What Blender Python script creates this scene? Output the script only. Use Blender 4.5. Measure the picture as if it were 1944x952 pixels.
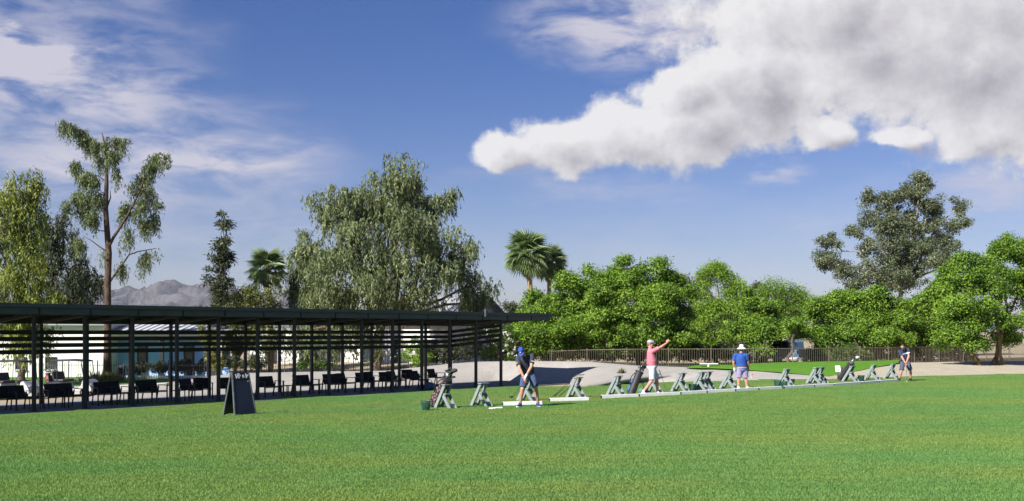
import bpy, bmesh, math, random
import numpy as np
from mathutils import Vector, Matrix, noise
from mathutils.bvhtree import BVHTree

for _o in list(bpy.data.objects):
    bpy.data.objects.remove(_o, do_unlink=True)
scene = bpy.context.scene
COL = scene.collection
R = math.radians

# ------------------------------------------------------------------ camera
F, CX, HY, CH = 2000.0, 972.0, 630.0, 2.1        # focal length and horizon in photo pixels, eye height
cam_d = bpy.data.cameras.new('camera')
cam = bpy.data.objects.new('camera', cam_d)
COL.objects.link(cam)
cam.location = (0, 0, CH)
cam.rotation_euler = (R(90), 0, 0)
cam_d.sensor_width = 36.0
cam_d.lens = 36.0 * F / 1944.0
cam_d.shift_y = (HY - 476.0) / 1944.0
cam_d.clip_start = 0.1
cam_d.clip_end = 30000
scene.camera = cam

# ------------------------------------------------------------------ light
SUN_EL, SUN_AZ = R(38), math.atan2(-0.70, -0.71)   # azimuth clockwise from +Y
TO_SUN = Vector((math.sin(SUN_AZ) * math.cos(SUN_EL), math.cos(SUN_AZ) * math.cos(SUN_EL), math.sin(SUN_EL)))
sun_d = bpy.data.lights.new('sun', 'SUN')
sun_d.energy = 5.0
sun_d.angle = R(0.53)
sun_d.color = (1.0, 0.95, 0.87)
sun = bpy.data.objects.new('sun', sun_d)
COL.objects.link(sun)
sun.location = (-40, -30, 50)
sun.rotation_euler = TO_SUN.to_track_quat('Z', 'Y').to_euler()

scene.view_settings.view_transform = 'Standard'
scene.view_settings.look = 'None'
scene.view_settings.gamma = 1.0
scene.view_settings.exposure = 0.95
scene.view_settings.use_curve_mapping = False
scene.cycles.use_denoising = True
scene.cycles.max_bounces = 6
scene.cycles.diffuse_bounces = 3
scene.cycles.transparent_max_bounces = 6
scene.cycles.caustics_reflective = False
scene.cycles.caustics_refractive = False

# ------------------------------------------------------------------ sky with clouds
world = bpy.data.worlds.new('World')
scene.world = world
world.use_nodes = True
WT = world.node_tree
WT.nodes.clear()

class NT:
    def __init__(s, tree): s.t = tree
    def n(s, typ, **kw):
        nd = s.t.nodes.new(typ)
        for k, v in kw.items(): setattr(nd, k, v)
        return nd
    def put(s, sock, v):
        if isinstance(v, bpy.types.NodeSocket): s.t.links.new(v, sock)
        elif v is not None: sock.default_value = v
    def m(s, op, a, b=None, c=None, clamp=False):
        nd = s.n('ShaderNodeMath', operation=op, use_clamp=clamp)
        for i, v in enumerate((a, b, c)): s.put(nd.inputs[i], v)
        return nd.outputs[0]
    def v(s, op, a, b=None):
        nd = s.n('ShaderNodeVectorMath', operation=op)
        s.put(nd.inputs[0], a); s.put(nd.inputs[1], b)
        return nd.outputs[1] if op in ('LENGTH', 'DOT_PRODUCT') else nd.outputs[0]
    def noise(s, vec, scale, detail=4, rough=0.5, dist=0.0, col=False):
        nd = s.n('ShaderNodeTexNoise')
        s.put(nd.inputs['Vector'], vec)
        nd.inputs['Scale'].default_value = scale; nd.inputs['Detail'].default_value = detail
        nd.inputs['Roughness'].default_value = rough; nd.inputs['Distortion'].default_value = dist
        return nd.outputs['Color' if col else 0]
    def ss(s, x, a, b, lo=0.0, hi=1.0):
        nd = s.n('ShaderNodeMapRange', interpolation_type='SMOOTHSTEP')
        s.put(nd.inputs[0], x)
        for i, v in enumerate((a, b, lo, hi)): nd.inputs[i + 1].default_value = v
        return nd.outputs[0]
    def mix(s, f, a, b, blend='MIX'):
        nd = s.n('ShaderNodeMix', data_type='RGBA', blend_type=blend)
        s.put(nd.inputs[0], f); s.put(nd.inputs[6], a); s.put(nd.inputs[7], b)
        return nd.outputs[2]

def azel(px, py):
    a = math.atan2(px - CX, F)
    return a, math.atan((HY - py) / F * math.cos(a))

CLOUDS = [(965, 288, 80, 34), (1060, 275, 105, 58), (1180, 255, 125, 75), (1330, 225, 150, 95), (1290, 160, 90, 45),
          (1430, 170, 180, 130), (1640, 110, 230, 135), (1850, 120, 240, 150), (1560, 20, 300, 110), (1900, 10, 300, 150),
          (1566, 262, 78, 34), (1720, 256, 70, 20), (1880, 225, 110, 62), (2050, 150, 250, 160)]
THIN = [(1210, 45, 240, 100, 1.5), (1475, 316, 50, 18, 1.0), (1850, 299, 46, 20, .7), (55, 92, 130, 38, 1.7), (-60, 80, 120, 40, 1.5), (200, 230, 330, 110, 1.1), (480, 295, 190, 50, 1.0), (110, 60, 260, 100, .75), (420, 430, 400, 110, .5), (0, 160, 200, 60, .6), (150, 330, 300, 60, .6),
        (1120, 355, 260, 34, .5), (1900, 385, 140, 40, .7), (1700, 400, 260, 60, .35), (1300, 470, 300, 90, .25)]

def blob_group(name, blobs, kind):
    g = bpy.data.node_groups.new(name, 'ShaderNodeTree')
    g.interface.new_socket('P', in_out='INPUT', socket_type='NodeSocketVector')
    g.interface.new_socket('Field', in_out='OUTPUT', socket_type='NodeSocketFloat')
    t = NT(g)
    gi, go = t.n('NodeGroupInput'), t.n('NodeGroupOutput')
    p = gi.outputs[0]
    if kind == 'cumulus':
        w1 = t.v('SCALE', t.v('SUBTRACT', t.noise(p, 11, 5, 0.55, col=True), (.5, .5, .5)))
        w1.node.inputs[3].default_value = 0.05
        q = t.v('ADD', p, w1)
    else:
        st = t.v('MULTIPLY', p, (1.0, 2.4, 1.0))
        w1 = t.v('SCALE', t.v('SUBTRACT', t.noise(st, 7, 6, 0.6, col=True), (.5, .5, .5)))
        w1.node.inputs[3].default_value = 0.10
        q = t.v('ADD', p, w1)
    acc = None
    for b in blobs:
        a, e = azel(b[0], b[1])
        rx, ry = b[2] / F, b[3] / F
        d = t.v('MULTIPLY', t.v('SUBTRACT', q, (a, e, 0)), (1 / rx, 1 / ry, 0))
        f = t.m('SUBTRACT', 1.0, t.v('LENGTH', d))
        if kind != 'cumulus':
            f = t.m('MULTIPLY', t.ss(f, -0.35, 0.8), b[4])
            acc = f if acc is None else t.m('ADD', acc, f)
        elif acc is None: acc = f
        else:
            acc = t.m('SMOOTH_MAX', acc, f, 0.18)
    if kind == 'cumulus':
        big = t.noise(p, 24, 10, 0.64)
        acc = t.m('ADD', acc, t.m('MULTIPLY', t.m('SUBTRACT', big, 0.5), 1.25))
    else:
        st = t.v('MULTIPLY', p, (1.0, 3.2, 1.0))
        acc = t.m('MULTIPLY', acc, t.ss(t.noise(st, 13, 7, 0.6, 0.4), 0.28, 0.68))
    t.put(go.inputs[0], acc)
    return g

T = NT(WT)
sky = T.n('ShaderNodeTexSky', sky_type='NISHITA', sun_disc=False)
sky.sun_elevation = SUN_EL
sky.sun_rotation = SUN_AZ % (2 * math.pi)
sky.altitude = 300; sky.air_density = 1.0; sky.dust_density = 0.6; sky.ozone_density = 2.2
tc = T.n('ShaderNodeTexCoord')
sep = T.n('ShaderNodeSeparateXYZ')
T.put(sep.inputs[0], tc.outputs['Generated'])
az = T.m('ARCTAN2', sep.outputs[0], sep.outputs[1])
el = T.m('ARCSINE', sep.outputs[2])
cmb = T.n('ShaderNodeCombineXYZ'); T.put(cmb.inputs[0], az); T.put(cmb.inputs[1], el)
P0 = cmb.outputs[0]
gc = blob_group('cumulus_field', CLOUDS, 'cumulus')
gt = blob_group('thin_field', THIN, 'thin')
def call(g, vec):
    nd = T.n('ShaderNodeGroup'); nd.node_tree = g; T.put(nd.inputs[0], vec); return nd.outputs[0]
f0 = call(gc, P0)
f1 = call(gc, T.v('ADD', P0, (-0.013, 0.014, 0)))
# the same kind of broken cloud goes on outside the picture
gen = T.noise(tc.outputs['Generated'], 2.6, 7, 0.58)
outside = T.m('MAXIMUM', T.ss(T.m('ABSOLUTE', az), 0.62, 0.85), T.ss(el, 0.40, 0.60))
fg = T.m('MULTIPLY', T.m('SUBTRACT', gen, 0.575), 4.0)
fg = T.m('ADD', fg, T.m('MULTIPLY', T.m('SUBTRACT', outside, 1.0), 6.0))
dens = T.m('MAXIMUM', T.ss(f0, -0.08, 0.30), T.ss(fg, 0.0, 0.4))
lit = T.m('ADD', 0.80, T.m('MULTIPLY', T.m('SUBTRACT', f0, f1), 1.05))
thick = T.ss(T.m('ADD', f0, T.m('MULTIPLY', T.m('SUBTRACT', T.noise(P0, 9, 4, .5), .5), 1.6)), 0.30, 1.05)
lit = T.m('SUBTRACT', lit, T.m('MULTIPLY', thick, 0.56), clamp=True)
ccol = T.mix(lit, (4.3, 4.1, 4.5, 1), (9.0, 8.8, 8.9, 1))
thin = T.m('MULTIPLY', call(gt, P0), 0.8, clamp=True)
tint = T.mix(T.ss(el, 0.02, 0.30), (0.80, 0.76, 0.97, 1), (0.42, 0.58, 0.99, 1))
base = T.mix(1.0, sky.outputs[0], tint, 'MULTIPLY')
c1 = T.mix(thin, base, (6.2, 6.1, 7.2, 1))
c2 = T.mix(T.m('MULTIPLY', dens, 0.97), c1, ccol)
bg = T.n('ShaderNodeBackground'); bg.inputs[1].default_value = 0.0500
T.put(bg.inputs[0], c2)
wo = T.n('ShaderNodeOutputWorld')
WT.links.new(bg.outputs[0], wo.inputs[0])
world.cycles.sampling_method = 'MANUAL'
world.cycles.sample_map_resolution = 512

# ------------------------------------------------------------------ helpers
def tag(o, label=None, cat=None, group=None, kind=None):
    if label: o['label'] = label
    if cat: o['category'] = cat
    if group: o['group'] = group
    if kind: o['kind'] = kind
    return o

def thing(name, label, cat, loc=(0, 0, 0), rz=0.0, group=None):
    o = bpy.data.objects.new(name, None)
    o.empty_display_size = 0.2
    COL.objects.link(o)
    o.location = loc; o.rotation_euler = (0, 0, rz)
    return tag(o, label, cat, group)

def link(name, me, mat=None, parent=None, smooth=False):
    o = bpy.data.objects.new(name, me)
    COL.objects.link(o)
    if mat is not None and not me.materials: me.materials.append(mat)
    if smooth and len(me.polygons): me.polygons.foreach_set('use_smooth', [True] * len(me.polygons))
    if parent is not None: o.parent = parent
    return o

def copy_tree(o, parent=None):
    c = o.copy(); COL.objects.link(c); c.parent = parent
    for ch in list(o.children): copy_tree(ch, c)
    return c

class MB:
    def __init__(s): s.v = []; s.f = []
    def add(s, vs, fs):
        k = len(s.v); s.v += [tuple(p) for p in vs]; s.f += [tuple(i + k for i in f) for f in fs]; return s
    def box(s, c, size, rot=None):
        c = Vector(c); h = Vector(size) / 2
        vs = []
        for x in (-1, 1):
            for y in (-1, 1):
                for z in (-1, 1):
                    p = Vector((x * h.x, y * h.y, z * h.z))
                    vs.append(c + (rot @ p if rot else p))
        return s.add(vs, [(0, 1, 3, 2), (4, 6, 7, 5), (0, 4, 5, 1), (2, 3, 7, 6), (0, 2, 6, 4), (1, 5, 7, 3)])
    def bar(s, p, q, w, h, up=(0, 0, 1)):
        """box from p to q, w across, h along up"""
        p, q = Vector(p), Vector(q); a = (q - p); L = a.length; a.normalize()
        b = a.cross(Vector(up)); b.normalize(); c = b.cross(a)
        rot = Matrix((a, b, c)).transposed()
        return s.box((p + q) / 2, (L, w, h), rot)
    def tube(s, pts, rad, seg=8, cap=True):
        pts = [Vector(p) for p in pts]; n = len(pts)
        if not hasattr(rad, '__len__'): rad = [rad] * n
        rings = []
        prev = None
        for i in range(n):
            t = (pts[min(i + 1, n - 1)] - pts[max(i - 1, 0)]).normalized()
            if prev is None:
                prev = t.cross(Vector((0, 0, 1)) if abs(t.z) < .9 else Vector((1, 0, 0))).normalized()
            prev = (prev - t * prev.dot(t)).normalized()
            b = t.cross(prev)
            rings.append([pts[i] + (prev * math.cos(2 * math.pi * k / seg) + b * math.sin(2 * math.pi * k / seg)) * rad[i] for k in range(seg)])
        return s.rings(rings, cap)
    def rings(s, rings, cap=True):
        seg = len(rings[0]); n = len(rings); vs = [p for r in rings for p in r]; fs = []
        for i in range(n - 1):
            for k in range(seg):
                k2 = (k + 1) % seg
                fs.append((i * seg + k, i * seg + k2, (i + 1) * seg + k2, (i + 1) * seg + k))
        if cap:
            fs.append(tuple(reversed(range(seg)))); fs.append(tuple((n - 1) * seg + k for k in range(seg)))
        return s.add(vs, fs)
    def loft(s, secs, seg=16):
        """secs: (centre, half vector a, half vector b) ellipses"""
        return s.rings([[Vector(c) + Vector(a) * math.cos(2 * math.pi * k / seg) + Vector(b) * math.sin(2 * math.pi * k / seg)
                         for k in range(seg)] for c, a, b in secs])
    def capsule(s, p, q, r0, r1, seg=12):
        p, q = Vector(p), Vector(q); t = q - p
        t = t.normalized() if t.length > 1e-6 else Vector((0, 0, 1))
        a = t.cross(Vector((0, 0, 1)) if abs(t.z) < .9 else Vector((1, 0, 0))).normalized(); b = t.cross(a)
        secs = []
        for k in range(1, 4):
            an = math.pi / 2 * k / 3.5; secs.append((p - t * r0 * math.cos(an), r0 * math.sin(an)))
        secs += [(p, r0), (q, r1)]
        for k in range(3, 0, -1):
            an = math.pi / 2 * k / 3.5; secs.append((q + t * r1 * math.cos(an), r1 * math.sin(an)))
        return s.rings([[c + (a * math.cos(2 * math.pi * k / seg) + b * math.sin(2 * math.pi * k / seg)) * r for k in range(seg)] for c, r in secs])
    def ball(s, c, r, seg=12, rn=8):
        if not hasattr(r, '__len__'): r = (r, r, r)
        c = Vector(c); rings = []
        for i in range(1, rn):
            a = math.pi * i / rn
            rings.append([c + Vector((r[0] * math.sin(a) * math.cos(2 * math.pi * k / seg), r[1] * math.sin(a) * math.sin(2 * math.pi * k / seg), -r[2] * math.cos(a))) for k in range(seg)])
        return s.rings(rings)
    def prism(s, poly, y0, y1):
        """poly: (x, z) outline extruded along y"""
        n = len(poly)
        vs = [(x, y0, z) for x, z in poly] + [(x, y1, z) for x, z in poly]
        fs = [tuple(range(n)), tuple(reversed(range(n, 2 * n)))] + [(i, i + n, (i + 1) % n + n, (i + 1) % n) for i in range(n)]
        return s.add(vs, fs)
    def mesh(s, name):
        me = bpy.data.meshes.new(name); me.from_pydata(s.v, [], s.f); me.validate()
        bm = bmesh.new(); bm.from_mesh(me); bmesh.ops.recalc_face_normals(bm, faces=bm.faces); bm.to_mesh(me); bm.free()
        me.update(); return me
    def build(s, name, mat, parent=None, smooth=False, bevel=0):
        me = s.mesh(name)
        if bevel:
            bm = bmesh.new(); bm.from_mesh(me)
            bmesh.ops.bevel(bm, geom=list(bm.edges), offset=bevel, segments=2, affect='EDGES', profile=.6)
            bm.to_mesh(me); bm.free()
        return link(name, me, mat, parent, smooth)

MATS = {}
def pm(name, c, c2=None, scale=6.0, rough=0.6, bump=0.0, metal=0.0, bscale=None, stretch=(1, 1, 1), detail=5, lo=.35, hi=.65, coat=0.0, sheen=0.0):
    """procedural noise material"""
    if name in MATS: return MATS[name]
    m = bpy.data.materials.new(name); m.use_nodes = True
    t = NT(m.node_tree); b = m.node_tree.nodes['Principled BSDF']
    c2 = c2 or tuple(x * 0.82 for x in c)
    tx = t.n('ShaderNodeTexCoord')
    vec = t.v('MULTIPLY', tx.outputs['Object'], stretch)
    f = t.ss(t.noise(vec, scale, detail, .6), lo, hi)
    t.put(b.inputs['Base Color'], t.mix(f, (*c, 1), (*c2, 1)))
    b.inputs['Roughness'].default_value = rough; b.inputs['Metallic'].default_value = metal
    if coat: b.inputs['Coat Weight'].default_value = coat
    if sheen: b.inputs['Sheen Weight'].default_value = sheen
    if bump:
        bn = t.n('ShaderNodeBump'); bn.inputs['Strength'].default_value = bump; bn.inputs['Distance'].default_value = 0.02
        t.put(bn.inputs['Height'], t.noise(vec, bscale or scale * 4, 4, .6))
        t.put(b.inputs['Normal'], bn.outputs[0])
    MATS[name] = m
    return m

def leafmat(name, ca, cb, trans=0.35, rough=0.55):
    if name in MATS: return MATS[name]
    m = bpy.data.materials.new(name); m.use_nodes = True
    t = NT(m.node_tree); nt = m.node_tree; nt.nodes.clear()
    at = t.n('ShaderNodeAttribute', attribute_name='tint')
    col = t.mix(at.outputs['Fac'], (*ca, 1), (*cb, 1))
    d = t.n('ShaderNodeBsdfPrincipled'); t.put(d.inputs['Base Color'], col); d.inputs['Roughness'].default_value = rough
    d.inputs['Specular IOR Level'].default_value = 0.35
    tr = t.n('ShaderNodeBsdfTranslucent'); t.put(tr.inputs[0], t.mix(1.0, col, (1.25, 1.3, .7, 1), 'MULTIPLY'))
    mx = t.n('ShaderNodeMixShader'); mx.inputs[0].default_value = trans
    nt.links.new(d.outputs[0], mx.inputs[1]); nt.links.new(tr.outputs[0], mx.inputs[2])
    o = t.n('ShaderNodeOutputMaterial'); nt.links.new(mx.outputs[0], o.inputs[0])
    MATS[name] = m
    return m

def ray(px, py, d):
    """point at depth d on the line of sight through a photo pixel"""
    return Vector(((px - CX) / F * d, d, CH + (HY - py) / F * d))
# ------------------------------------------------------------------ ground
TH = math.atan2(.731, .682)
UX, UY = math.cos(TH), math.sin(TH)
def UW(u, w): return (UX * u - UY * w, UY * u + UX * w)
def uw(x, y): return (UX * x + UY * y, -UY * x + UX * y)
def sst(a, b, x):
    t = min(1, max(0, (x - a) / (b - a))); return t * t * (3 - 2 * t)
def H(x, y):
    u, w = uw(x, y)
    dep = -.6 * sst(20, 34, w) - .45 * sst(40.5, 47, w)
    z = dep * (1 - .7 * sst(41, 54, u))
    return z + 0.035 * math.sin(x * .21 + 1.3) * math.sin(y * .17) * sst(8, 16, math.hypot(x, y))
def on_h(px, py):
    lo, hi = 6.0, 200.0
    dx, dz = (px - CX) / F, (HY - py) / F
    for _ in range(60):
        m = (lo + hi) / 2
        if CH + dz * m > H(dx * m, m): lo = m
        else: hi = m
    return Vector((dx * lo, lo, H(dx * lo, lo)))

GV, GF = [], []                                   # everything one can stand on, for placing things
def sheet(name, rows, mat, solid=True, kind='structure'):
    n, k = len(rows), len(rows[0])
    vs = [tuple(p) for r in rows for p in r]
    fs = [(i * k + j, i * k + j + 1, (i + 1) * k + j + 1, (i + 1) * k + j) for i in range(n - 1) for j in range(k - 1)]
    me = bpy.data.meshes.new(name); me.from_pydata(vs, [], fs); me.update()
    o = link(name, me, mat, None, True)
    tag(o, kind=kind)
    if solid:
        b = len(GV); GV.extend(vs); GF.extend(tuple(i + b for i in f) for f in fs)
    return o

def worn(t, c):
    """straw-coloured wear along the tees and divots in front of them"""
    P = t.n('ShaderNodeNewGeometry').outputs['Position']
    w = t.v('DOT_PRODUCT', P, (-math.sin(R(41)), math.cos(R(41)), 0))
    n1 = t.ss(t.noise(t.v('MULTIPLY', P, (1, 1, 0)), .9, 5, .65), .42, .68)
    band = t.m('MULTIPLY', t.ss(w, 21.5, 24.5), t.ss(w, 25.5, 32.0, 1.0, 0.0))
    c = t.mix(t.m('MULTIPLY', t.m('MULTIPLY', band, n1), .45), c, (.27, .26, .10, 1))
    n2 = t.ss(t.noise(t.v('MULTIPLY', P, (1, 1, 0)), 5.5, 3, .5), .66, .72)
    front = t.m('MULTIPLY', t.ss(w, 18.5, 20.5), t.ss(w, 22.2, 23.0, 1.0, 0.0))
    c = t.mix(t.m('MULTIPLY', t.m('MULTIPLY', front, n2), .7), c, (.20, .16, .085, 1))
    # a few pale dry patches out on the turf
    n3 = t.ss(t.noise(t.v('MULTIPLY', P, (.35, 1, 0)), .55, 5, .62), .58, .74)
    return t.mix(t.m('MULTIPLY', n3, .38), c, (.24, .28, .10, 1))

def ground_mat(name, cols, scales, rough=.95, bump=.5, bscale=30, streak=None, wear=False):
    m = bpy.data.materials.new(name); m.use_nodes = True
    t = NT(m.node_tree); b = m.node_tree.nodes['Principled BSDF']
    P = t.n('ShaderNodeTexCoord').outputs['Object']
    c = t.mix(t.ss(t.noise(P, scales[0], 5, .6), .35, .65), (*cols[0], 1), (*cols[1], 1))
    c = t.mix(t.ss(t.noise(P, scales[1], 6, .65), .42, .72), c, (*cols[2], 1))
    c = t.mix(t.m('MULTIPLY', t.ss(t.noise(P, scales[2], 3, .7), .5, .75), .75), c, (*cols[3], 1))
    if streak:
        sv = t.v('MULTIPLY', t.n('ShaderNodeTexCoord').outputs['Object'], streak[0])
        c = t.mix(t.m('MULTIPLY', t.ss(t.noise(sv, streak[1], 4, .6), .45, .7), streak[3]), c, (*streak[2], 1))
    if wear: c = worn(t, c)
    t.put(b.inputs['Base Color'], c); b.inputs['Roughness'].default_value = rough
    b.inputs['Specular IOR Level'].default_value = .2
    bn = t.n('ShaderNodeBump'); bn.inputs['Strength'].default_value = bump; bn.inputs['Distance'].default_value = .05
    t.put(bn.inputs['Height'], t.noise(P, bscale, 5, .7)); t.put(b.inputs['Normal'], bn.outputs[0])
    MATS[name] = m
    return m

M_lawn = ground_mat('lawn_turf', [(.078, .185, .040), (.10, .205, .046), (.13, .22, .05), (.060, .140, .030)], (.22, 1.6, 55), bump=.9, bscale=60,
                    streak=((.35, 1.0, 1), 1.3, (.11, .19, .06), .55), wear=True)
M_bank = ground_mat('bank_turf', [(.075, .20, .012), (.09, .22, .016), (.10, .235, .02), (.05, .14, .012)], (.3, 2, 30), bump=.8)
M_sand = ground_mat('pale_sand', [(.335, .315, .29), (.30, .28, .26), (.365, .345, .32), (.22, .20, .18)], (.3, 1.6, 11), bump=.9, bscale=7)
M_dirt = ground_mat('desert_gravel', [(.32, .265, .175), (.35, .295, .20), (.27, .225, .15), (.20, .165, .11)], (.12, 1.1, 14), bump=.5, bscale=12)
M_tan = ground_mat('tan_sand', [(.37, .33, .25), (.40, .36, .275), (.33, .295, .22), (.24, .21, .155)], (.3, 1.6, 10), bump=.5, bscale=10)
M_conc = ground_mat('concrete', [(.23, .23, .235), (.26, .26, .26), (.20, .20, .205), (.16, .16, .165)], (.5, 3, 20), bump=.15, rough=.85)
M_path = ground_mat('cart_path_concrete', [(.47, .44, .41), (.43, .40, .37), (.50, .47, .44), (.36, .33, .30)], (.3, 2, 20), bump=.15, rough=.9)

# the land itself, out to the horizon
def axis(lo, hi, step, far):
    a = [lo - (far - abs(lo)) * (1 - t) ** 3 if False else 0 for t in ()]
    core = list(np.arange(lo, hi + .01, step))
    left = [lo - 3 * 1.6 ** k for k in range(1, 20) if 3 * 1.6 ** k < far][::-1]
    right = [hi + 3 * 1.6 ** k for k in range(1, 20) if 3 * 1.6 ** k < far]
    return left + core + right
xs, ys = axis(-70, 70, 2.0, 12000), axis(-20, 130, 2.0, 12000)
sheet('ground', [[(x, y, H(x, y) - .05) for x in xs] for y in ys], M_dirt)

def resample(pts, n):
    pts = [Vector(p) for p in pts]
    L = [0]
    for a, b in zip(pts, pts[1:]): L.append(L[-1] + (b - a).length)
    out = []
    for k in range(n):
        s = L[-1] * k / (n - 1); i = 0
        while i < len(L) - 2 and L[i + 1] < s: i += 1
        f = (s - L[i]) / max(1e-9, L[i + 1] - L[i])
        out.append(pts[i].lerp(pts[i + 1], f))
    return out

LAWN_PX = [(1120, 734), (1180, 728.5), (1260, 724.5), (1421, 723), (1589, 718), (1740, 714), (1944, 710), (2150, 706), (2400, 703)]
edge = [Vector((*UW(u, 35.2), 0)) for u in (-22, -10, 0, 10, 20, 30, 38)] + [on_h(*p) for p in LAWN_PX]
NEAR = [Vector((-75 + 150 * k / 159, -18, 0)) for k in range(160)]
far = resample(edge, 160)
random.seed(3)
rows = []
for i in range(131):
    t = (i / 130) ** .75
    r = []
    for a, b in zip(NEAR, far):
        p = a.lerp(b, t)
        if i == 130: p = p + Vector((random.uniform(-.12, .12), random.uniform(-.12, .12), 0))
        r.append((p.x, p.y, H(p.x, p.y) + (.03 if i < 130 else -.02)))
    rows.append(r)
lawn = sheet('lawn', rows, M_lawn)

def strip(name, near, crest, back, mat, n=70, m=10, bulge=.12, lift=0.0, back_m=4, rough=.03):
    """a bank: from the near edge up to its crest, then down behind"""
    A, B, C = resample(near, n), resample(crest, n), resample(back, n)
    rows = []
    for i in range(m + 1):
        t = i / m
        rows.append([(a.lerp(b, t) + Vector((0, 0, bulge * math.sin(math.pi * t) + lift +
                      (rough * noise.noise(a.lerp(b, t) * .5) if 0 < i < m else 0)))) for a, b in zip(A, B)])
    for i in range(1, back_m + 1):
        t = i / back_m
        rows.append([b.lerp(c, t) + Vector((0, 0, lift * (1 - t))) for b, c in zip(B, C)])
    return sheet(name, rows, mat)

def z_at(x, y, dz=0.0): return Vector((x, y, H(x, y) + dz))
# sand mound behind the tees, running on behind the canopy
near = [z_at(*UW(18, 41.2), -.04), z_at(*UW(26, 41.2), -.04), z_at(*UW(34, 41.0), -.04), z_at(*UW(42.2, 40.8), -.04), z_at(*UW(42.6, 35.6), -.04)]
near += [on_h(x, y) + Vector((0, 0, -.03)) for x, y in ((1090, 738.5), (1120, 736.5), (1180, 731), (1260, 727), (1421, 725), (1589, 720.5), (1650, 719))]
crest = [ray(*p) for p in ((440, 709, 59), (560, 706.5, 60), (736, 704, 61.5), (857, 690.5, 62), (907, 687, 62), (979, 686, 61), (1050, 686, 60), (1120, 687, 59),
                           (1202, 694, 57), (1287, 697, 56), (1354, 698, 55.5), (1430, 703, 53), (1557, 713.5, 49), (1650, 717, 47.2))]
back = [Vector((p.x * 1.09, p.y + 5, H(p.x * 1.09, p.y + 5) - .12)) for p in crest]
strip('sand_mound', near, crest, back, M_sand, n=110, m=14, bulge=.05)
# bright grass bank on the right and the sand beyond it
gb_near = [ray(*p) for p in ((1300, 699, 55), (1354, 699.5, 54.5), (1430, 703.5, 52.5), (1500, 709, 50.3), (1557, 714, 48.5), (1589, 715.2, 47.8), (1612, 709, 49.5), (1634, 703, 51.5), (1706, 689, 56))]
gb_top = [ray(*p) for p in ((1340, 697.5, 57), (1380, 695, 58), (1419, 692.5, 59), (1480, 690, 60), (1530, 689, 60), (1575, 688, 60), (1620, 687.5, 60), (1660, 687, 60), (1712, 686.5, 59))]
gb_back = [Vector((p.x * 1.1, p.y + 5, H(p.x * 1.1, p.y + 5) - .12)) for p in gb_top]
strip('grass_bank', [p + Vector((0, 0, -.05)) for p in gb_near], gb_top, gb_back, M_bank, n=60, m=10, bulge=.10, lift=.05)
rs_near = [on_h(x, y) + Vector((0, 0, -.03)) for x, y in ((1570, 722), (1640, 719.5), (1740, 716.5), (1944, 712.5), (2150, 708), (2400, 704.5))]
rs_top = [ray(*p) for p in ((1575, 715.5, 47.6), (1634, 704, 51.2), (1706, 689, 57), (1830, 687, 58.5), (1944, 685.5, 60), (2150, 684, 62), (2400, 683, 64))]
rs_back = [Vector((p.x * 1.1, p.y + 6, H(p.x * 1.1, p.y + 6) - .12)) for p in rs_top]
strip('sand_bank', rs_near, rs_top, rs_back, M_tan, n=60, m=10, bulge=.05)
# grass strip and cart path by the white building
g1 = [on_h(*p) for p in ((-260, 738), (-60, 736), (60, 734), (180, 733), (310, 725.5), (380, 717), (424, 712.5))]
g2 = [on_h(*p) for p in ((-260, 716), (-60, 716), (60, 716), (180, 715.5), (310, 712.5), (380, 711.5), (426, 711))]
sheet('grass_verge', [[a.lerp(b, t / 6) + Vector((0, 0, .0 if t in (0, 6) else .06)) for a, b in zip(resample(g1, 60), resample(g2, 60))] for t in range(7)], M_bank)
g0 = [on_h(*p) for p in ((-260, 756), (-60, 754), (60, 752), (180, 748), (310, 738), (400, 727), (450, 718))]
sheet('cart_path', [[a.lerp(b, t / 5) + Vector((0, 0, .012 - .03)) for a, b in zip(resample(g0, 60), resample(g1, 60))] for t in range(6)], M_path)
# dark sheet added to stand for the shade under the trees behind the fence
M_shade_ground = ground_mat('tree_shade_ground', [(.055, .045, .03), (.075, .06, .04), (.045, .038, .026), (.03, .026, .018)], (.5, 3, 18), bump=.8, bscale=14)
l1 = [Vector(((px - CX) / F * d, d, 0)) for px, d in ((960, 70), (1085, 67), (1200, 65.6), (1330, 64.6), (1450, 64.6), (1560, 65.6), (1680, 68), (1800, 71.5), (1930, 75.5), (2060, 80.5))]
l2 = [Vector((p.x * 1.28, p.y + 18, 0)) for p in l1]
sheet('tree_shade_ground', [[(lambda q: (q.x, q.y, H(q.x, q.y) - .02))(a.lerp(b, t / 8)) for a, b in zip(resample(l1, 60), resample(l2, 60))] for t in range(9)], M_shade_ground, solid=False)
# concrete floor of the canopy
def slab():
    b = MB()
    n = 24
    top = [[Vector((*UW(-22 + 64 * k / n, w), z)) for k in range(n + 1)] for w, z in ((35.15, -.75), (35.15, -.585), (40.4, -.585), (40.4, -.75))]
    vs = [p for r in top for p in r]; k = n + 1
    fs = [(i * k + j, i * k + j + 1, (i + 1) * k + j + 1, (i + 1) * k + j) for i in range(3) for j in range(n)]
    fs += [(n, k + n, 2 * k + n, 3 * k + n)]
    b.add(vs, fs)
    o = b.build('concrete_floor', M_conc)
    tag(o, kind='structure')
    q = len(GV); GV.extend(tuple(v) for v in b.v); GF.extend(tuple(i + q for i in f) for f in b.f)
slab()
BVH = BVHTree.FromPolygons([Vector(v) for v in GV], GF)
def drop(x, y):
    h = BVH.ray_cast(Vector((x, y, 40)), Vector((0, 0, -1)))
    return h[0] if h[0] else Vector((x, y, H(x, y)))
def at(px, py):
    h = BVH.ray_cast(Vector((0, 0, CH)), Vector(((px - CX) / F, 1, (HY - py) / F)).normalized())
    return h[0] if h[0] else on_h(px, py)

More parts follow.
